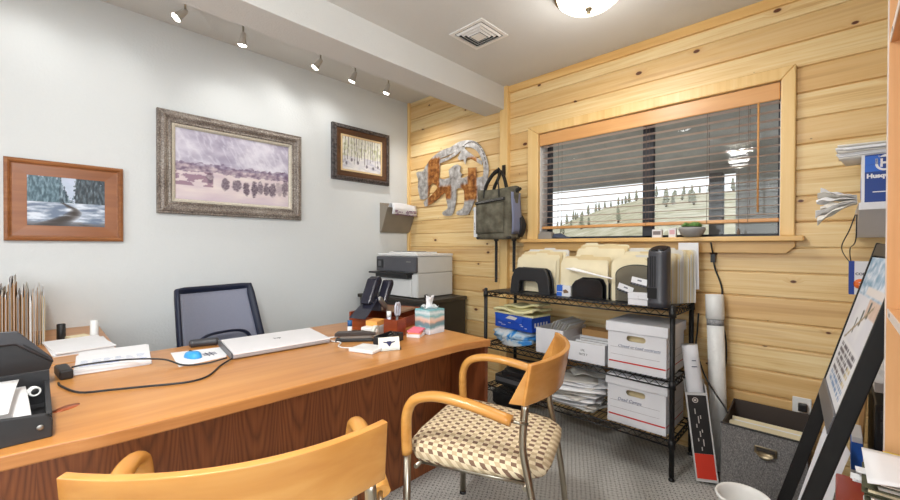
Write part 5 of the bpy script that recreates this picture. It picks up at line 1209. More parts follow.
def bankers_box(label, x, y, z, text, tsize, rz=0):
    r = thing('storage_box', label, 'storage box', (x, y, z), rz)
    w, d, h = .30, .32, .262
    # carton with a real slot cut in the front
    A = Matrix(((1, 0, 0, 0), (0, 0, -1, 0), (0, 1, 0, 0), (0, 0, 0, 1)))
    hole = []
    cx, cz, hw, hr = -.0, .178, .034, .0155
    for k in range(9): a = PI/2+PI*k/8; hole.append((cx-hw+hr*math.cos(a), cz+hr*math.sin(a)))
    for k in range(9): a = -PI/2+PI*k/8; hole.append((cx+hw+hr*math.cos(a), cz+hr*math.sin(a)))
    flat_shape('front_panel', [[(-w/2, 0), (w/2, 0), (w/2, h-.004), (-w/2, h-.004)], hole], .004, WHITEBOX, r, Matrix.Translation((0, -d/2+.002, 0)) @ A)
    b = MB(); y0 = -d/2+.0042; b.box(-w/2, -w/2+.004, y0, d/2, 0, h-.004); b.box(w/2-.004, w/2, y0, d/2, 0, h-.004); b.box(-w/2+.004, w/2-.004, d/2-.004, d/2, 0, h-.004); b.box(-w/2+.004, w/2-.004, y0, d/2-.004, 0, .004); obj('carton', b, WHITEBOX, r)
    b = MB(); b.box(-w/2+.02, w/2-.02, -d/2+.03, d/2-.02, .0045, .205); obj('files', b, MANILA2, r)
    b = MB(); lw, ld = w/2+.009, d/2+.009; b.box(-lw, lw, -ld, ld, h-.0035, h); b.box(-lw, lw, -ld, -ld+.004, h-.052, h-.0035); b.box(-lw, lw, ld-.004, ld, h-.052, h-.0035); b.box(-lw, -lw+.004, -ld+.004, ld-.004, h-.052, h-.0035); b.box(lw-.004, lw, -ld+.004, ld-.004, h-.052, h-.0035); obj('lid', b, WHITEBOX, r, .0015)
    y = -d/2-.0004
    b = MB(); b.box(-w/2+.006, w/2-.003, y, y+.0008, .040, .0475); b.box(w/2-.0004, w/2+.0004, -d/2, d/2-.01, .041, .0455); obj('red_line', b, RED, r)
    b = MB()
    for zz in (.082, .122): b.box(-w/2+.015, w/2-.03, y, y+.0008, zz, zz+.0012); b.box(w/2-.0004, w/2+.0004, -d/2+.03, d/2-.03, zz, zz+.0012)
    obj('writing_line', b, RULE, r)
    lettering(text, tsize, mat('faint_blue_pen', (92, 100, 136), .7), r, Matrix.Translation((-.095, y-.0004, .126)) @ A, 'handwriting', .0003, .25)
    return r
def mid_and_low_tier():
    bankers_box('upper white lidded file box with a long handwritten line, on the middle tier', -.775, 2.393, ZT2, 'Closed or Lead contracts', .021)
    bankers_box('lower white lidded file box with short handwriting, on the bottom tier', -.775, 2.393, ZT1, 'Dead Camps', .024)
    A = Matrix(((1, 0, 0, 0), (0, 0, -1, 0), (0, 1, 0, 0), (0, 0, 0, 1)))
    def open_box(label, x, y, w, d, h, rz=0, name='open_box', m=WHITEBOX):
        r = thing(name, label, 'box', (x, y, ZT2), rz); t = .003; b = MB()
        b.box(-w/2, w/2, -d/2, d/2, 0, t); b.box(-w/2, w/2, -d/2, -d/2+t, t, h); b.box(-w/2, w/2, d/2-t, d/2, t, h); b.box(-w/2, -w/2+t, -d/2+t, d/2-t, t, h); b.box(w/2-t, w/2, -d/2+t, d/2-t, t, h)
        obj('carton', b, m, r, .001); return r
    # tall white box with envelopes
    r = open_box('open white box stuffed with leaning white envelopes, left of the low labelled box', -1.30, 2.395, .19, .31, .158, .0)
    random.seed(9)
    for k in range(9):
        e = thing('envelope', 'white envelope leaning out of the open white box', 'envelope', (-1.27, 2.39, ZT2+.0045), 0, 'envelopes in the open box')
        xb = -.112+.0092*k; sl = .46+.026*k; L = .215+.004*((k*3) % 4); q = math.hypot(1, sl); xe, ze = xb+L*sl/q, L/q; y0 = -.115+.012*((k*5) % 4)
        b = MB(); b.prism([(xb, y0, 0), (xb+.0028, y0, 0), (xe+.0028, y0, ze), (xe, y0, ze+.0008)], (0, .22, 0)); obj('envelope_body', b, PAPER if k % 2 else PAPER2, e)
        b = MB(); b.prism([(xb+.6*(xe-xb)-.0004, y0+.11, .6*ze), (xe-.0006, y0+.01, ze), (xe-.0006, y0+.21, ze)], (-.0006, 0, .0003)); obj('flap', b, PAPER, e)
    r = open_box('low open white box with handwritten black words between envelope box and lidded box', -1.065, 2.33, .245, .20, .112, 0)
    lettering('OIL', .017, INKBLACK, r, Matrix.Translation((-.022, -.1006, .062)) @ A, 'handwriting', .0003, .2)
    lettering('TKTS 7', .017, INKBLACK, r, Matrix.Translation((-.034, -.1006, .038)) @ A, 'handwriting', .0003, .2)
    for k in range(4):
        e = thing('paper_pad', 'white pad standing inside the low open labelled box', 'papers', (-1.055, 2.275+.03*k, ZT2+.0035), 0, 'pads in the low box'); b = MB(); b.box(-.10, .10, 0, .018, 0, .095+.008*(k % 2)); obj('pad', b, PAPER if k % 2 else PAPER2, e)
    c = thing('cardboard_carton', 'plain brown carton behind the low open labelled box', 'carton', (-1.06, 2.50, ZT2), 0); b = MB(); b.box(-.12, .11, -.06, .06, 0, .15); obj('carton', b, CARTON, c, .002); b = MB(); b.box(-.121, .111, -.0605, -.059, .06, .10); obj('tape', b, KRAFT2, c)
    # blue boxes with yellow cloth, plastic bag
    r = thing('plastic_bag', 'crumpled clear and blue plastic bag under the blue carton', 'bag', (-1.605, 2.37, ZT2), 0)
    def blob(w, d, h, seed, amp=.25):
        b = MB(); n, m2 = 36, 14; P = []; F = []
        for i in range(m2+1):
            t = i/m2; z = h*(.0+t); rr = (1-abs(2*t-1)**4*.55)
            for k in range(n):
                a = 2*PI*k/n; c, s = math.cos(a), math.sin(a); q = (abs(c)**3.2+abs(s)**3.2)**(-1/3.2)
                v = 1+amp*mnoise.noise(Vector((c*3, s*3, z*22+seed)))+amp*.5*mnoise.noise(Vector((c*9, s*9, z*60+seed)))
                if i == 0: v = min(v, 1)
                P.append((w*rr*c*q*v, d*rr*s*q*v, z if i in (0, m2) else z+.004*mnoise.noise(Vector((c*6, s*6, seed+t*5)))))
        for i in range(m2):
            for k in range(n): F.append((i*n+k, i*n+(k+1) % n, (i+1)*n+(k+1) % n, (i+1)*n+k))
        F += [tuple(range(n))[::-1], tuple(m2*n+k for k in range(n))]
        b.add(P, F, 0, True); return b
    t = NT('crinkled_clear_and_blue_film', .18); o = t.obj(); n = t.noise(o, 9, 4, .8); t.base(t.ramp(n, [(.46, (214, 220, 224)), (.56, (170, 200, 220)), (.62, (62, 142, 210)), (.74, (44, 118, 200))])); t.bump(t.noise(o, 40, 4), .7, .01)
    obj('crumpled_film', blob(.168, .135, .108, 3), t.m, r)
    b = MB(); b.sheet(lambda u, v: (-.06+.24*u, -.13-.035*math.sin(u*PI), .06*(1-v)*(1-.6*u)-.0+.002+.035*u*u), 16, 6, .003); obj('loose_corner', b, t.m, r)
    r = thing('blue_carton', 'bright blue carton resting on the plastic bag on the middle tier', 'carton', (-1.585, 2.365, ZT2+.109), -.12)
    b = MB(); b.box(-.165, .165, -.10, .10, 0, .088); obj('carton', b, mat('cobalt_carton', (24, 74, 184), .45), r, .003)
    b = MB(); b.prism([(-.166, -.101, .088), (.166, -.101, .088), (.166, .101, .088), (-.166, .101, .088)], (0, 0, .008)); b.prism([(-.166, -.1015, .095), (.1, -.1015, .095), (.08, -.104, .046), (.02, -.106, .06), (-.05, -.105, .044), (-.15, -.103, .06)], (0, -.002, 0)); obj('flap', b, mat('royal_blue_flap', (32, 84, 198), .45), r)
    b = MB(); b.prism([(-.06, -.1075, .07), (.03, -.1075, .067), (.05, -.1075, .085), (-.02, -.1075, .093)], (0, -.0012, 0)); obj('torn_patch', b, PAPER2, r)
    b = MB(); random.seed(4)
    for k in range(9):
        xx = random.uniform(-.15, .13); b.box(xx, xx+.02, -.1008, -.0995, .02+.01*(k % 3), .024+.01*(k % 3))
    for k in range(5): b.box(.1646, .1658, -.07+.03*k, -.055+.03*k, .03, .06)
    obj('white_print', b, WHITEBOX, r)
    r = thing('folded_cloth', 'pale yellow folded cloth on top of the blue carton', 'cloth', (-1.585, 2.365, ZT2+.2062), -.12)
    def cl(u, v): return (-.17+.35*u, -.112+.21*v, .008+.028*(u*.8+.2)*(.6+.4*math.sin(v*3))+.012*math.sin(u*7+v*3)*math.sin(v*5+1)+.012)
    b = MB(); b.sheet(cl, 20, 14, .016); obj('cloth_fold', b, YELLOW, r)
    b = MB(); b.sheet(lambda u, v: (-.12+.30*u, -.06+.14*v, .045+.03*u+.008*math.sin(u*9)), 14, 8, .014); obj('cloth_fold', b, YELLOW, r)
    b = MB(); b.box(-.17, .17, -.09, .09, -.0005, .012); obj('cloth_layer', b, YELLOW, r)
    # bottom tier: loose papers, black devices
    random.seed(14)
    r = thing('paper_pile', 'untidy pile of white papers left of the lower lidded box', 'papers', (-1.12, 2.355, ZT1), 0)
    z = 0
    for k in range(22):
        a = random.uniform(-.45, .45); dx, dy = random.uniform(-.04, .04), random.uniform(-.045, .03); th = random.uniform(.004, .012); w, d = random.choice([(.12, .15), (.14, .11), (.15, .14)])
        w = min(w, .145); cv = random.uniform(0, .012); Mx = T(dx-.03, dy, z+th*.6, a)
        b = MB(); b.sheet(lambda u, v: ((u-.5)*2*w, (v-.5)*2*d*.9, cv*((2*u-1)**2)+.5*cv*math.sin(v*4)*(2*v-1)), 8, 6, th*.55, 0, Mx); obj('sheet', b, PAPER if k % 3 else PAPER2, r); z += th*.92
    b = MB(); b.box(-.17, .10, -.1, .1, 0, .012); obj('bottom_sheet', b, PAPER2, r)
    r = thing('paper_sheet', 'crumpled cream sheet on top of the untidy paper pile', 'paper', (-1.14, 2.44, ZT1+z+.012), .7); b = MB(); b.sheet(lambda u, v: (-.1+.2*u, -.07+.14*v, .004+.05*u*v+.012*math.sin(u*6)), 10, 8, .0015); obj('sheet', b, PAPER2, r)
    for k, (x, y, w, d, h, lab) in enumerate([(-1.60, 2.40, .30, .26, .07, 'flat black electronic device on the bottom tier behind the armchair'), ]):
        r = thing('black_device', lab, 'electronics', (x, y, ZT1)); b = MB(); b.box(-w/2, w/2, -d/2, d/2, 0, h); obj('case', b, BLACKP, r, .008); b = MB(); b.prism([(-w/2+.01, -d/2-.003, h*.35), (w/2-.01, -d/2-.003, h*.35), (w/2-.01, -d/2-.003, h*.75), (-w/2+.01, -d/2-.003, h*.75)], (0, .004, 0)); obj('front_slot', b, GREYP, r)
    r = thing('black_device', 'slanted black phone-like device stacked on the flat black device', 'electronics', (-1.58, 2.39, ZT1+.0705), .2); b = MB(); b.prism([(-.13, -.10, 0), (.13, -.10, 0), (.13, -.10, .03), (-.13, -.10, .03)], (0, .2, .0)); b.prism([(-.12, -.09, .03), (.12, -.09, .03), (.12, .09, .075), (-.12, .09, .075), ], (0, 0, .006)); b.box(-.12, .12, .07, .09, .03, .075); obj('case', b, BLACKP, r, .006)
    b = MB(); b.tube(smooth_pts([(-.1, -.06, .066), (-.06, -.04, .085), (.02, -.04, .09), (.08, -.06, .07)], 4), .018, 8); obj('handset', b, GREYP, r)
    r = thing('cardboard_carton', 'brown carton standing at the back of the bottom tier behind the paper pile', 'carton', (-1.20, 2.557, ZT1), 0); b = MB(); b.box(-.2, .2, -.006, .012, 0, .2); obj('carton', b, CARTON, r, .002); b = MB(); b.box(-.2005, .2005, -.0068, -.0055, .09, .12); obj('tape', b, KRAFT2, r)
    r = thing('black_bag', 'black bag on the carpet below the left end of the wire shelving', 'bag', (-1.72, 2.42, 0), 0)
    obj('bag_body', blob(.13, .10, .14, 8, .12), mat('black_nylon', (30, 30, 32), .7), r)
    b = MB(); b.tube(smooth_pts([(-.06, 0, .13), (-.04, 0, .155), (.04, 0, .155), (.06, 0, .13)], 4), .006, 8); obj('handle', b, BLACKM, r)
mid_and_low_tier()

# ------------------------------------------------------------ sill things and cords
def sill():
    r = thing('succulent_pot', 'green succulent in a round grey bowl on the window sill', 'plant', (-.60, 2.60, WZ0))
    cb = mat('grey_ceramic', (150, 148, 146), .5)
    b = MB(); b.lathe([(0, 0), (.036, 0), (.056, .015), (.067, .04), (.066, .055), (.06, .053), (.057, .04), (0, .036)], 28); obj('bowl', b, cb, r)
    b = MB(); b.lathe([(0, .036), (.0575, .044), (0, .049)], 20); obj('soil', b, mat('potting_soil', (70, 56, 44), .95), r)
    gm = mat('succulent_green', (104, 146, 74), .5, 0, .2, 30); b = MB(); random.seed(6)
    for q in range(11):
        cx, cy = random.uniform(-.045, .045), random.uniform(-.04, .04); s = random.uniform(.02, .03)
        for ring, n, el in ((1, 7, .35), (.8, 6, .8), (.5, 4, 1.2)):
            for k in range(n):
                a = 2*PI*k/n+ring*2+q; d = Vector((math.cos(a)*math.cos(el), math.sin(a)*math.cos(el), math.sin(el))); tn = Vector((-math.sin(a), math.cos(a), 0)); c = Vector((cx, cy, .056)); up = d.cross(tn)
                P = [c, c+d*s*.6+tn*s*.3, c+d*s*1.15, c+d*s*.6-tn*s*.3, c+d*s*.6+up*s*.12, c+d*s*.6-up*s*.12]; b.add(P, [(0, 1, 4), (1, 2, 4), (2, 3, 4), (3, 0, 4), (1, 0, 5), (2, 1, 5), (3, 2, 5), (0, 3, 5)], 0, True)
    obj('leaves', b, gm, r)
    r = thing('grey_device', 'grey box-shaped device at the left end of the window sill', 'electronics', (-1.565, 2.66, WZ0), 0); b = MB(); b.prism([(-.06, -.03, 0), (.055, -.03, 0), (.05, -.03, .04), (.03, -.03, .055), (-.04, -.03, .055), (-.06, -.03, .035)], (0, .06, 0)); obj('case', b, mat('warm_grey_plastic', (146, 142, 136), .5), r, .005)
    r = thing('tape_gun', 'dark blue crumpled pouch on the sill beside the grey device', 'pouch', (-1.455, 2.665, WZ0), 0); r.name = 'pouch'
    b = MB(); b.sheet(lambda u, v: (-.06+.14*u, -.025+.05*v, .004+.042*math.sin(PI*min(1, u*1.0+.12))*(1-.6*u)*(1-(2*v-1)**4)+.006*math.sin(u*13)*math.sin(v*6)), 14, 8, .007); obj('fabric', b, mat('slate_blue_pouch', (70, 78, 96), .6), r); b = MB(); b.box(-.05, .05, -.02, .02, 0, .004); obj('base', b, BLACKP, r)
    for k, (x, w, h, m, lab) in enumerate([(-.80, .055, .05, WHITEBOX, 'small white carton on the sill under the window mullion'), (-.715, .04, .056, mat('pink_print_card', (214, 170, 180), .6), 'small pink and white card standing on the sill beside the succulent')]):
        r = thing('small_carton' if k == 0 else 'card', lab, 'carton' if k == 0 else 'card', (x, 2.66, WZ0), 0); b = MB(); b.box(-w/2, w/2, -.012, .012, 0, h); obj('carton_body' if k == 0 else 'card_body', b, WHITEBOX, r, .001)
        b = MB(); b.box(-w/2+.006, w/2-.006, -.0128, -.0115, h*.35, h*.8); obj('printed_patch', b, m if k else RULE, r)
    r = thing('cord_grommet', 'dark wood knot-like grommet on the wall where the black cord comes down', 'grommet', (-.505, YW-.0005, 1.145), 0); b = MB(); b.lathe([(0, 0), (.02, .001), (.018, .006), (0, .007)], 16, 0, Matrix.Rotation(PI/2, 4, 'X')); obj('disc', b, mat('dark_knot_wood', (92, 54, 28), .5), r)
    b = MB(); yy = YW-.012
    b.tube(smooth_pts([(-.503, YW-.082, 1.20), (-.503, YW-.055, 1.165), (-.503, yy-.01, 1.13), (-.497, yy, 1.06), (-.462, yy, .94), (-.468, yy, .80), (-.442, yy, .66), (-.447, yy-.0, .5), (-.50, yy-.01, .44), (-.52, yy-.02, .40)], 6), .0042, 8); b.box(-.514, -.492, yy-.02, yy-.002, 1.09, 1.135)
    o = obj('extension_cord', b, BLACKP); tag(o, 'black power cord hanging from the sill down the pine wall behind the white tube', 'cord')
    b = MB(); b.tube(smooth_pts([(-.565, SY1+.03, .80), (-.57, SY1+.03, .70), (-.545, 2.47, .63), (-.50, 2.42, .52), (-.45, 2.40, .44), (-.40, 2.36, .392), (-.38, 2.33, .372)], 6), .0042, 8)
    o = obj('extension_cord', b, BLACKP); tag(o, 'black cord slanting from the wire shelving across the white tube to the grey file box', 'cord')
    r = thing('wall_outlet', 'white wall outlet with a black plug low on the pine wall', 'outlet', (-.125, YW-.001, .367)); b = MB(); b.prism([(-.036, 0, -.058), (.036, 0, -.058), (.036, 0, .058), (-.036, 0, .058)], (0, -.006, 0)); obj('cover_plate', b, WHITEP, r, .002)
    b = MB()
    for z in (.022, -.022): b.prism([(-.016, -.006, z-.014), (.016, -.006, z-.014), (.016, -.006, z+.014), (-.016, -.006, z+.014)], (0, -.002, 0))
    obj('socket', b, PAPER2, r, .002)
    r = thing('plug', 'black plug in the white wall outlet', 'plug', (-.122, YW-.0095, .382)); b = MB(); b.box(-.016, .018, -.03, 0, -.018, .018); obj('plug_body', b, BLACKP, r, .004)
    r = thing('plug', 'white plug with hanging cable below the black one in the outlet', 'plug', (-.128, YW-.0095, .338)); b = MB(); b.box(-.012, .012, -.028, 0, -.012, .014); obj('plug_body', b, WHITEP, r, .003); b = MB(); b.tube(smooth_pts([(0, -.028, 0), (0, -.045, -.01), (-.008, -.045, -.05), (-.004, -.045, -.14)], 5), .003, 8); obj('cable', b, BLACKP, r)
    r = thing('folded_receipt', 'small folded white tag tied round the outlet cable', 'tag', (-.140, YW-.062, .285)); b = MB(); b.prism([(-.008, 0, 0), (.010, 0, .005), (.014, 0, .05), (.0, 0, .052)], (0, -.003, 0)); obj('tag', b, PAPER, r); r.name = 'cable_tag'
sill()

# ------------------------------------------------------------ right-hand floor things
def right_floor():
    # mailing tube leaning on the wall
    r = thing('mailing_tube', 'tall white mailing tube with white cap leaning on the pine wall', 'tube', (-.437, 2.49, .0))
    d = Vector((-.49-(-.437), 2.607-2.49, .905)); L = d.length; q = d.to_track_quat('Z', 'Y').to_matrix().to_4x4(); up = Matrix.Translation((0, 0, .0085)) @ q
    tw = NT('scuffed_white_tube', .5); o = tw.obj(); n = tw.noise(o, 16, 5, .4, .7); tw.base(tw.ramp(n, [(.28, (206, 206, 206)), (.42, (226, 226, 224)), (.7, (236, 236, 234))]))
    b = MB(); b.lathe([(0, 0), (.040, 0), (.040, L-.13), (0, L-.13)], 28, 0, up); obj('tube', b, tw.m, r)
    b = MB(); b.lathe([(.0405, L-.135), (.044, L-.132), (.044, L-.003), (.041, L), (0, L)], 28, 0, up); obj('cap', b, WHITEP, r)
    b = MB(); b.lathe([(.0404, L-.17), (.0404, L-.136)], 28, 0, up); obj('scuff_band', b, mat('scuffed_grey_band', (150, 150, 152), .6, 0, .4, 90), r)
    # tall open carton with a roll in it
    r = thing('poster_carton', 'narrow white carton with black and red label leaning beside the wire shelving', 'carton', (-.466, 2.335, 0), .30)
    lean = Matrix.Rotation(-.05, 4, 'X') @ Matrix.Rotation(-.115, 4, 'Y')
    w, dd, h = .047, .040, .43; M0 = Matrix.Translation((0, 0, .0145)) @ lean
    b = MB(); b.box(-w, w, -dd, dd, 0, .004, 0, M0); b.box(-w, w, -dd, -dd+.004, .004, h, 0, M0); b.box(-w, w, dd-.004, dd, .004, h+.05, 0, M0); b.box(-w, -w+.004, -dd+.004, dd-.004, .004, h, 0, M0); b.box(w-.004, w, -dd+.004, dd-.004, .004, h+.03, 0, M0); obj('carton', b, mat('grey_white_card', (206, 204, 202), .7, 0, .05), r)
    b = MB(); b.box(-w+.006, w-.006, -dd-.0012, -dd, .135, h-.012, 0, M0); fl = obj('black_label', b, mat('label_black', (28, 24, 24), .5), r)
    b = MB(); b.box(-w+.006, w-.006, -dd-.0012, -dd, .014, .134, 0, M0); obj('red_label', b, REDORANGE, r)
    b = MB(); random.seed(8)
    for k in range(9):
        z0 = .15+.022*k; b.box(-.006+.012*math.sin(k*2.1), -.002+.012*math.sin(k*2.1), -dd-.002, -dd-.0012, z0, z0+random.uniform(.012, .034), 0, M0)
    b.add([M0 @ Vector((.013*math.cos(2*PI*k/20)*s-.008, -dd-.0018, h-.036+.013*math.sin(2*PI*k/20)*s)) for s in (1, .72) for k in range(20)], [(k, (k+1) % 20, 20+(k+1) % 20, 20+k) for k in range(20)])
    b.box(-.014, -.003, -dd-.002, -dd-.0012, h-.04, h-.032, 0, M0); obj('label_marks', b, mat('pale_label_print', (206, 196, 190), .6), r)
    s = thing('paper_roll', 'rough white paper roll standing in the narrow carton', 'roll', (-.466, 2.335, .0), .30)
    b = MB(); n = 20; P = []
    for z in (.006, .30, .60, .66): P += [(.037*math.cos(2*PI*k/n)*(1+.05*math.sin(k*3+z*9)), .0275*math.sin(2*PI*k/n)*(1+.05*math.sin(k*2+z*7)), z+(.006*math.sin(k*2.3) if z > .6 else 0)) for k in range(n)]
    b.add(P, [(i*n+k, i*n+(k+1) % n, (i+1)*n+(k+1) % n, (i+1)*n+k) for i in range(3) for k in range(n)]+[tuple(range(n))[::-1], tuple(3*n+k for k in range(n))], 0, True, M0); obj('roll', b, WHITEBOX, s)
    b = MB(); b.box(-.0, .018, -.0335, -.0305, .585, .588, 0, M0); b.box(-.004, .02, -.0335, -.0305, .555, .558, 0, M0); obj('pen_marks', b, INK, s)
    # grey fabric file box
    t = NT('charcoal_woven_fabric', .9, 0, .2); o = t.obj(); n = t.noise(t.mapping(o, (1, 1, .6)), 260, 2); t.base(t.ramp(n, [(.3, (92, 90, 89)), (.55, (122, 119, 117)), (.75, (150, 147, 143))])); t.bump(n, .4, .003)
    br = mat('dark_brown_board', (64, 54, 48), .7)
    r = thing('file_box', 'open charcoal fabric file box of papers on the floor by the pine wall', 'file box', (-.235, 2.375, 0), 0)
    w, y0, y1, h = .152, -.155, .165, .355
    b = MB(); b.box(-w, w, y0, y0+.006, 0, h); obj('front_panel', b, t.m, r, .002)
    b = MB(); b.box(-w, w, y0+.0065, y1, 0, .006)
    for s in (-1, 1): b.prism([(s*w, y0+.0065, .006), (s*w, y1, .006), (s*w, y1, h+.03), (s*w, y1-.06, h+.025), (s*w, y1-.16, h+.004), (s*w, y0+.0065, h)], (-s*.006, 0, 0))
    b.box(-w+.006, w-.006, y1-.006, y1, .006, h+.03); obj('inner_body', b, br, r, .001)
    b = MB(); b.box(-w-.002, w+.002, y0-.003, y0+.008, h, h+.006); obj('front_edging', b, BLACKP, r, .001)
    b = MB(); y = y0-.002; b.box(-.027, .053, y-.002, y+.002, .262, .297); pl = obj('label_plate', b, BRASS, r, .002)
    b = MB(); b.box(-.019, .045, y-.0032, y-.002, .274, .291); obj('plate_window', b, BROWNBLACK, pl)
    b = MB(); b.sheet(lambda u, v: (-.017+.06*u, y-.003-.018*math.sin(v*PI*.55), .276-.026*v*(.35+.65*math.sin(u*PI))), 14, 6, .0018); obj('cup_pull', b, BRASS, pl)
    random.seed(12)
    for k in range(4):
        e = thing('manila_folder', 'cream folder standing in the open charcoal file box' if k else 'foremost white folder with blue edge in the charcoal file box', 'folder', (-.235, 2.275+.04*k, .0065), 0, 'folders in the charcoal file box' if k else None)
        b = MB(); b.box(-.138, .138, 0, .0012, 0, .312+.008*(k % 3)); b.box(-.138, .138, .018, .0192, 0, .322+.008*(k % 2)); b.box(-.138, .138, .0012, .018, 0, .001); obj('cover', b, MANILA if k else PAPER2, e)
        for q in range(3): b = MB(); b.box(-.13, .13, .003+.005*q, .0048+.005*q, .0015, .308+.004*q); obj('sheet', b, PAPER if q != 1 else MANILA, e)
        if k == 0: b = MB(); b.box(-.13, -.03, -.0008, -.0, .298, .308); obj('blue_strip', b, BLUE2, e)
    # white waste bin
    r = thing('waste_bin', 'white round waste bin at the bottom edge beside the file box', 'bin', (-.245, 1.815, 0))
    b = MB(); b.lathe([(0, 0), (.062, 0), (.078, .235), (.086, .241), (.089, .25), (.085, .257), (.079, .252), (.074, .235), (.058, .012), (0, .012)], 40); obj('bin_body', b, WHITEENAM, r)
    # leaning sign frame: black rails, poster panel, end cap
    r = thing('sign_stand', 'tall black sign frame holding a poster, leaning beside the oak bookcase', 'sign', (0, 0, 0))
    Y0, Y1 = 1.545, 2.0
    def rail(z, y):      # left edge line of the two rails
        f = (y-Y0)/(Y1-Y0); return Vector((-.191-.023*f+(.268-.0103*f)*z, y, z))
    for y in (Y0, Y1):
        b = MB(); a, c = rail(0.012, y), rail(1.19, y); ext = Vector((.04, 0, -.01)); P = [a, a+Vector((.04, 0, 0)), c+ext, c]; b.prism([p-Vector((0, .009, 0)) for p in P], (0, .018, 0)); obj('rail', b, BLACKM, r, .003)
        b = MB(); xa = rail(0, y).x; b.box(xa-.008, xa+.055, y-.015, y+.015, 0, .0118); obj('foot', b, BLACKP, r, .002)
    y0, y1 = Y0+.009, Y1-.009
    def slab(nm, za, zb, xa, xb, m, bev=0):
        A_, B_, C_, D_ = rail(za, y1), rail(za, y0), rail(zb, y0), rail(zb, y1); d = Vector((xa, 0, 0)); e_ = Vector((xb-xa, 0, -.25*(xb-xa)))
        b = MB(); b.prism([A_+d, B_+d, C_+d, D_+d], e_); return obj(nm, b, m, r, bev)
    slab('cross_bar', 1.145, 1.185, .002, .036, BLACKM, .002)
    slab('panel', .70, 1.14, .008, .026, PAPER2)
    slab('lower_bar', .645, .70, -.002, .03, GREYP, .002)
    A_, B_, C_, D_ = [rail(*q)+Vector((.004, 0, 0)) for q in ((.70, y1), (.70, y0), (1.14, y0), (1.14, y1))]
    def poster(u, v):
        c = (232, 232, 236)
        if v > .72:
            n = fbm(u*5, v*9, 2, 4, 50); c = mixc((120, 160, 190), (226, 232, 244), .5+n*1.6)
            if .80 > v > .74 and u > .3: c = (228, 222, 220)
        elif v > .38:
            c = mixc((236, 236, 240), (214, 214, 224), .5+fbm(u*3, v*3, 1, 3, 3))
            if u > .55 and v > .6: c = mixc((206, 176, 160), (226, 208, 196), .5+fbm(u*9, v*9, 1, 3, 6))
            for k, (x, y) in enumerate([(.35, .47), (.5, .54), (.66, .61)]):
                if abs(u-x) < .022 and y-.02 < v < y+.10: c = (74, 84, 84)
            if abs((u-.2)*.45-(v-.42)) < .012 and u < .8: c = (150, 134, 104)
        else:
            for row in range(7):
                y = .35-.045*row
                if y-.028 < v < y and .12 < u < .85 and fbm(u*30, row, 1, 1, 4) > -.15: c = mixc((86, 82, 92), (206, 190, 150), 1 if u > .7 and row in (2, 3, 4) else 0) if row < 5 else (120, 150, 190)
        return c
    po = canvas('poster', 1, 1, 50, 70, poster, r, Matrix.Identity(4))
    for v_ in po.data.vertices:
        u, w = v_.co.x+.5, v_.co.y+.5; p = (A_*(1-u)+B_*u)*(1-w)+(D_*(1-u)+C_*u)*w; v_.co = p+(Vector((.003, 0, 0)) if v_.index >= 51*71 else Vector((0, 0, 0)))
    po.data.update()
    # stuff stored behind the frame and beside the bookcase
    def board(name, label, poly, ext, m, cat, bevel=.001):
        o = thing(name, label, cat, (0, 0, 0)); b = MB(); b.prism(poly, ext); obj('sheet' if 'sheet' in name else 'board', b, m, o, bevel); return o
    board('cardboard_sheet', 'brown cardboard sheet leaning upright left of the oak bookcase', [(.045, 2.40, 0), (.05, 2.22, 0), (.08, 2.22, .62), (.075, 2.40, .60)], (.006, 0, 0), CARTON, 'cardboard')
    board('cardboard_sheet', 'tan cardboard sheet leaning behind the brown one by the bookcase', [(.055, 2.56, 0), (.058, 2.42, 0), (.085, 2.42, .66), (.082, 2.56, .64)], (.006, 0, 0), KRAFT2, 'cardboard')
    r = thing('blue_white_carton', 'slim blue and white carton standing behind the sign frame', 'carton', (.054, 2.13, 0), .0)
    b = MB(); b.box(-.014, .014, -.075, .075, 0, .49); obj('carton', b, WHITEBOX, r, .002); b = MB(); b.box(-.0148, .0148, -.0758, .0758, .37, .47); b.lathe([(0, 0), (.012, 0), (.012, .001), (0, .001)], 16, 0, T(.0, -.0753, .30, 0, PI/2)); b.lathe([(0, 0), (.035, 0), (.035, .001), (0, .001)], 16, 0, T(-.014, -.02, .28, 0, 0, -PI/2)); obj('blue_print', b, BLUE2, r)
    board('paper_sheet', 'large white paper sheet standing behind the black sign rail', [(-.155, 1.95, .012), (-.05, 1.95, .012), (.0, 1.955, .33), (.036, 1.962, .46), (-.012, 1.966, .555), (-.032, 1.966, .53)], (0, .0015, 0), PAPER, 'paper', 0)
    r = thing('red_crate', 'rust red plastic box on the floor behind the sign frame', 'box', (.075, 1.86, 0), 0); rm = mat('rust_red_plastic', (150, 48, 26), .3)
    b = MB(); b.prism([(-.07, -.17, 0), (.13, -.17, 0), (.13, .06, 0), (-.07, .06, 0)], (0, 0, .365)); obj('body', b, rm, r, .01); b = MB(); b.prism([(-.076, -.176, .365), (.136, -.176, .365), (.136, .066, .365), (-.076, .066, .365)], (0, 0, .03)); obj('lid', b, rm, r, .006)
    # white wall shelves on the far right of the pine wall
    wm = mat('white_melamine', (226, 226, 230), .5, 0, .02)
    def wshelf(label, z, x0, yf, th=.028, taper=True):
        r = thing('wall_shelf', label, 'shelf', (0, 0, z)); b = MB(); b.box(x0, XR-.002, yf, YW-.001, -th, 0); obj('shelf_board', b, wm, r, .002)
        if taper:
            b = MB(); b.prism([(x0+.002, yf+.012, -th), (x0+.002, YW-.002, -th), (x0+.002, YW-.002, -.125), (x0+.002, YW-.12, -.125)], (XR-.01-x0, 0, 0)); obj('sloping_underside', b, wm, r, .002)
        return r
    wshelf('white wall shelf carrying the blue printed box', 1.345, .055, 2.19)
    wshelf('middle white wall shelf with the copy paper packet', .972, .07, 2.46, .012, False)
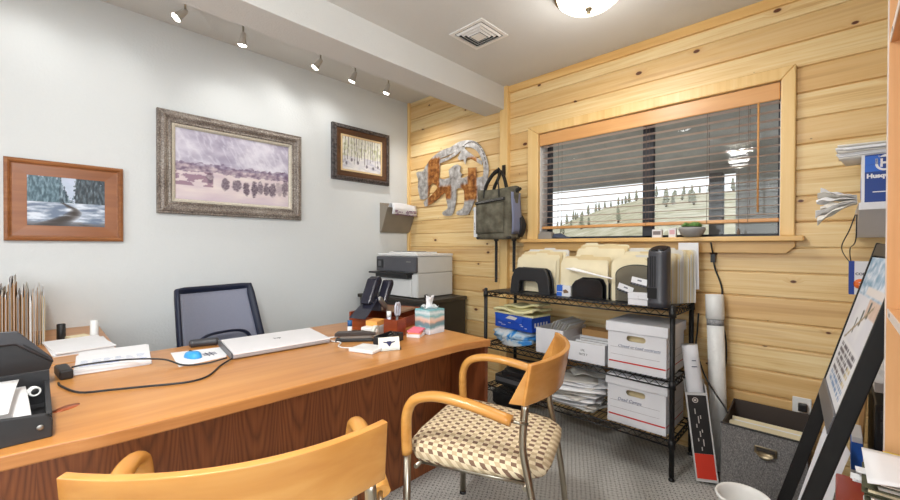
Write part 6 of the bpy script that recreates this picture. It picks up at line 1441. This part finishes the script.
    wshelf('lowest white wall shelf behind the sign frame', .70, .095, 2.05, .035, False)
    # blue box with white printing
    r = thing('printed_box', 'blue box with white crown mark and lettering on the upper wall shelf', 'box', (.063, 2.24, 1.3455), -.02)
    b = MB(); b.box(0, .28, 0, .26, 0, .186); obj('carton', b, mat('navy_blue_carton', (22, 60, 136), .5), r, .002)
    b = MB(); b.box(-.0006, .0085, -.0008, .2, 0, .1865); obj('white_edge', b, WHITEBOX, r)
    b = MB(); b.box(.0085, .05, -.0012, 0, .148, .180); b.box(.0085, .055, -.0011, 0, .12, .147); obj('light_blue_patch', b, BLUE2, r)
    A = Matrix(((1, 0, 0, 0), (0, 0, -1, 0), (0, 1, 0, 0), (0, 0, 0, 1)))
    lettering('Husqvarna', .0225, WHITEBOX, r, Matrix.Translation((.0135, -.0008, .096)) @ A, 'lettering', .0004, 0, .0012)
    def arcp(r0, a0, a1, n=14): return [(r0*math.cos(a0+(a1-a0)*k/n), r0*math.sin(a0+(a1-a0)*k/n)) for k in range(n+1)]
    ux0 = .062; lp = arcp(.026, PI, 2*PI)+[(.026, .022), (.0185, .022)]+arcp(.0185, 2*PI, PI)+[(-.0185, .022), (-.026, .022)]
    Mk = Matrix.Translation((ux0, -.0008, .147)) @ A
    flat_shape('crown_mark', [lp], .0008, WHITEBOX, r, Mk)
    flat_shape('crown_letter', [[(-.013, -.012), (-.006, -.012), (-.006, .0), (.006, 0), (.006, -.012), (.013, -.012), (.013, .02), (.006, .02), (.006, .008), (-.006, .008), (-.006, .02), (-.013, .02)]], .0008, WHITEBOX, r, Mk)
    flat_shape('crown_top', [[(-.018, .026), (.018, .026), (.018, .034), (.012, .030), (.0, .036), (-.012, .030), (-.018, .034)]], .0008, WHITEBOX, r, Mk)
    b = MB(); b.box(.03, .22, -.001, 0, .04, .0435); obj('white_rule', b, WHITEBOX, r)
    b = MB()
    for k in range(6): b.prism([(-.0008, .02+.03*k, .02), (-.0008, .03+.03*k, .02), (-.0008, .05+.03*k, .11), (-.0008, .042+.03*k, .11)], (.0006, 0, 0))
    obj('side_stripes', b, BLUE2, r)
    # stack of papers on the box
    r = thing('paper_stack', 'stack of white papers lying across the top of the blue box', 'papers', (.18, 2.36, 1.3455+.1872), -.06); random.seed(17); z = 0
    for k in range(7):
        th = random.uniform(.003, .007); dx, dy, a = random.uniform(-.012, .012), random.uniform(-.01, .01), random.uniform(-.07, .07); b = MB()
        b.sheet(lambda u, v: (-.178+.36*u, -.11+.22*v, z+th/2+.004*(1-u)**2*(k*.3)), 8, 3, th*.92, 0, T(dx, dy, 0, a)); obj('sheet', b, PAPER if k % 3 else PAPER2, r); z += th+.0016
    # crumpled paper bag at the shelf end
    r = thing('paper_bag', 'crumpled white paper bag jutting from the left end of the upper wall shelf', 'bag', (.02, 2.33, 1.3455), 0)
    random.seed(77)
    for k in range(6):   # a fan of creased layers hanging over the shelf end
        z0 = .0012+.007*k; w0 = .05+.004*k; dy = -.09+.02*k
        def crump(u, v):
            x = .032-(.115+.008*math.sin(k*2.3))*u; y = dy+(v-.5)*2*w0*(1-.35*u)
            dz = .012*math.sin(v*9+k*2)*u+.006*math.sin(u*13+v*7+k)*u
            drop = -(.05-.013*k)*u**1.6*(1.0 if k < 4 else .2)+.018*u*(k-2)*.5
            return (x, y, z0+dz+drop)
        b = MB(); b.sheet(crump, 14, 10, .0014, 0, None, False); obj('crumpled_layer', b, PAPER if k % 2 else PAPER2, r)
    b = MB(); b.tube(smooth_pts([(.046, 2.185, 1.30), (.03, 2.2, 1.24), (.012, 2.3, 1.19), (.012, 2.45, 1.16), (.03, 2.60, 1.12), (.045, 2.63, 1.10)], 6), .002, 6); b.tube(smooth_pts([(.05, 2.185, 1.30), (.048, 2.22, 1.2), (.036, 2.4, 1.17), (.04, 2.56, 1.12), (.05, 2.63, 1.10)], 6), .002, 6)
    o = obj('hanging_wire', b, BLACKP); tag(o, 'thin black looped wire hanging from the upper wall shelf', 'wire')
    # copy paper packet
    r = thing('paper_packet', 'blue and white copy paper packet with an orange disc on the middle shelf', 'paper packet', (.0345, 2.44, .9725), 0)
    b = MB(); b.box(0, .21, 0, .1, 0, .142); obj('packet', b, WHITEBOX, r, .003); b = MB(); b.box(-.0008, .0155, -.001, .1005, .0, .1425); obj('blue_end', b, BLUE, r)
    b = MB(); b.lathe([(0, 0), (.0215, 0), (.0215, .001), (0, .001)], 24, 0, Matrix.Translation((.034, -.0, .046)) @ Matrix.Rotation(PI/2, 4, 'X')); obj('orange_disc', b, mat('orange_print', (232, 112, 48), .5), r)
    lettering('2', .024, WHITEBOX, r, Matrix.Translation((.028, -.0013, .038)) @ A, 'lettering', .0004)
    lettering('COPY', .0145, mat('grey_ink', (80, 82, 92), .6), r, Matrix.Translation((.0185, -.0004, .084)) @ A, 'lettering', .0004, 0, .0006)
    # black computer case under the lowest shelf
    r = thing('computer_case', 'black computer case with a small red light under the lowest wall shelf', 'computer', (.185, 2.35, 0), 0); b = MB(); b.box(-.085, .1, -.22, .22, 0, .60); obj('case', b, BLACKP, r, .006)
    b = MB(); b.lathe([(0, 0), (.004, 0), (.003, .003), (0, .003)], 10, 0, T(-.06, -.22, .44, 0, PI/2)); obj('indicator', b, mat('red_led', (255, 40, 20), .4, 0, 0, 8, 0, 200, .5, 3), r)
    b = MB(); b.box(-.07, .08, -.222, -.219, .50, .54); b.box(-.07, .08, -.222, -.219, .55, .58); obj('drive_bay', b, DARKP, r)
    r = thing('binder_clip_stack', 'pad of white papers with a black clip on the lowest wall shelf', 'papers', (.17, 2.2, .7005), .1); r.name = 'clipped_papers'; b = MB(); b.box(-.06, .12, -.12, .12, 0, .03); obj('papers', b, PAPER, r, .002); b = MB(); b.tube([(-.04, -.125, .03), (-.045, -.13, .075), (-.02, -.13, .078), (-.015, -.125, .03)], .003, 6); b.box(-.045, -.01, -.127, -.10, .0302, .042); obj('clip', b, BLACKM, r)
right_floor()

# ------------------------------------------------------------ oak bookcase and its papers
def bookcase():
    x0, x1, ye, ys = .081, XR-.003, 1.40, .58
    r = thing('bookcase', 'tall light oak bookcase cut off by the right edge of the photo', 'bookcase', (0, 0, 0))
    wl = mat('pale_edge_band', (226, 214, 206), .5, 0, .04)
    for y in (ye, ys):
        b = MB(); b.box(x0+.0015, x1, y, y+.02, 0, 2.3); p = obj('side_panel', b, OAK, r, .001); b = MB(); b.box(x0, x0+.0015, y, y+.02, 0, 2.3); obj('edge_band', b, wl, p)
    OAKY = wood('bookcase_oak_shelf', (206, 150, 98), (220, 168, 114), (230, 182, 132), 'Y', 40, .4)
    for z in (.06, .50, 1.008, 1.655, 2.0, 2.28):
        b = MB(); b.box(x0+.0045, x1-.008, ys+.0205, ye-.0005, z, z+.02); s = obj('shelf', b, OAKY, r, .001); b = MB(); b.box(x0+.003, x0+.0045, ys+.0205, ye-.0005, z, z+.02); obj('edge_band', b, wl, s)
        if z > .9: b = MB(); b.box(x0+.0022, x0+.003, ye-.06, ye-.05, z+.006, z+.014); obj('cap_sticker', b, GREYP, s)
    b = MB(); b.box(x1-.006, x1, ys+.0205, ye-.0005, .02, 2.28); obj('back_panel', b, OAK, r)
    # hanging folders heaped on the low shelf
    random.seed(31); gm = mat('olive_hanging_folder', (84, 84, 62), .7, 0, .1); z = .5205
    for k in range(10):
        th = .0155; sh = random.uniform(-.014, .014); a = random.uniform(-.06, .06)
        e = thing('hanging_folder', 'olive hanging folder with white tabs in the heap beside the bookcase panel', 'folder', (.2+sh, 1.30, z), a, 'hanging folders heaped on the low bookcase shelf')
        b = MB(); b.box(-.15, .19, -.065, .075, 0, .0016); b.box(-.15, .19, -.065, .075, th-.004, th-.0024); b.box(.1885, .19, -.065, .075, .0016, th-.004); c = obj('cover', b, gm, e)
        b = MB(); b.box(-.14, .185, -.061, .071, .0018, .0075); obj('sheet', b, PAPER2 if k % 2 else MANILA, e)
        for q in range(2):
            if q: continue
            y = -.06+.08*random.random(); b = MB(); b.box(-.168, -.15, y, y+.03, .001+.004*q, .0035+.004*q, 0); obj('tab', b, PAPER, e)
        z += th
    e = thing('paper_sheet', 'creased white sheet with pen marks on the heap of hanging folders', 'paper', (.225, 1.303, z), .03)
    def sh(u, v): return (-.18+.36*u, -.085+.155*v, .003+.03*u+.008*math.sin(u*5+v*2)+.01*v*v)
    b = MB(); b.sheet(sh, 12, 8, .002); obj('sheet', b, PAPER, e)
    b = MB(); b.box(-.16, .17, -.075, .065, 0, .002); obj('under_sheet', b, PAPER2, e)
    b = MB(); b.sheet(lambda u, v: (lambda p: (p[0], p[1]+.004, p[2]-.0035))(sh(u*.9+.1, 1+.06*v)), 12, 2, .003); obj('yellow_edge', b, mat('yellow_card', (240, 216, 60), .7), e)
    return z
bookcase()
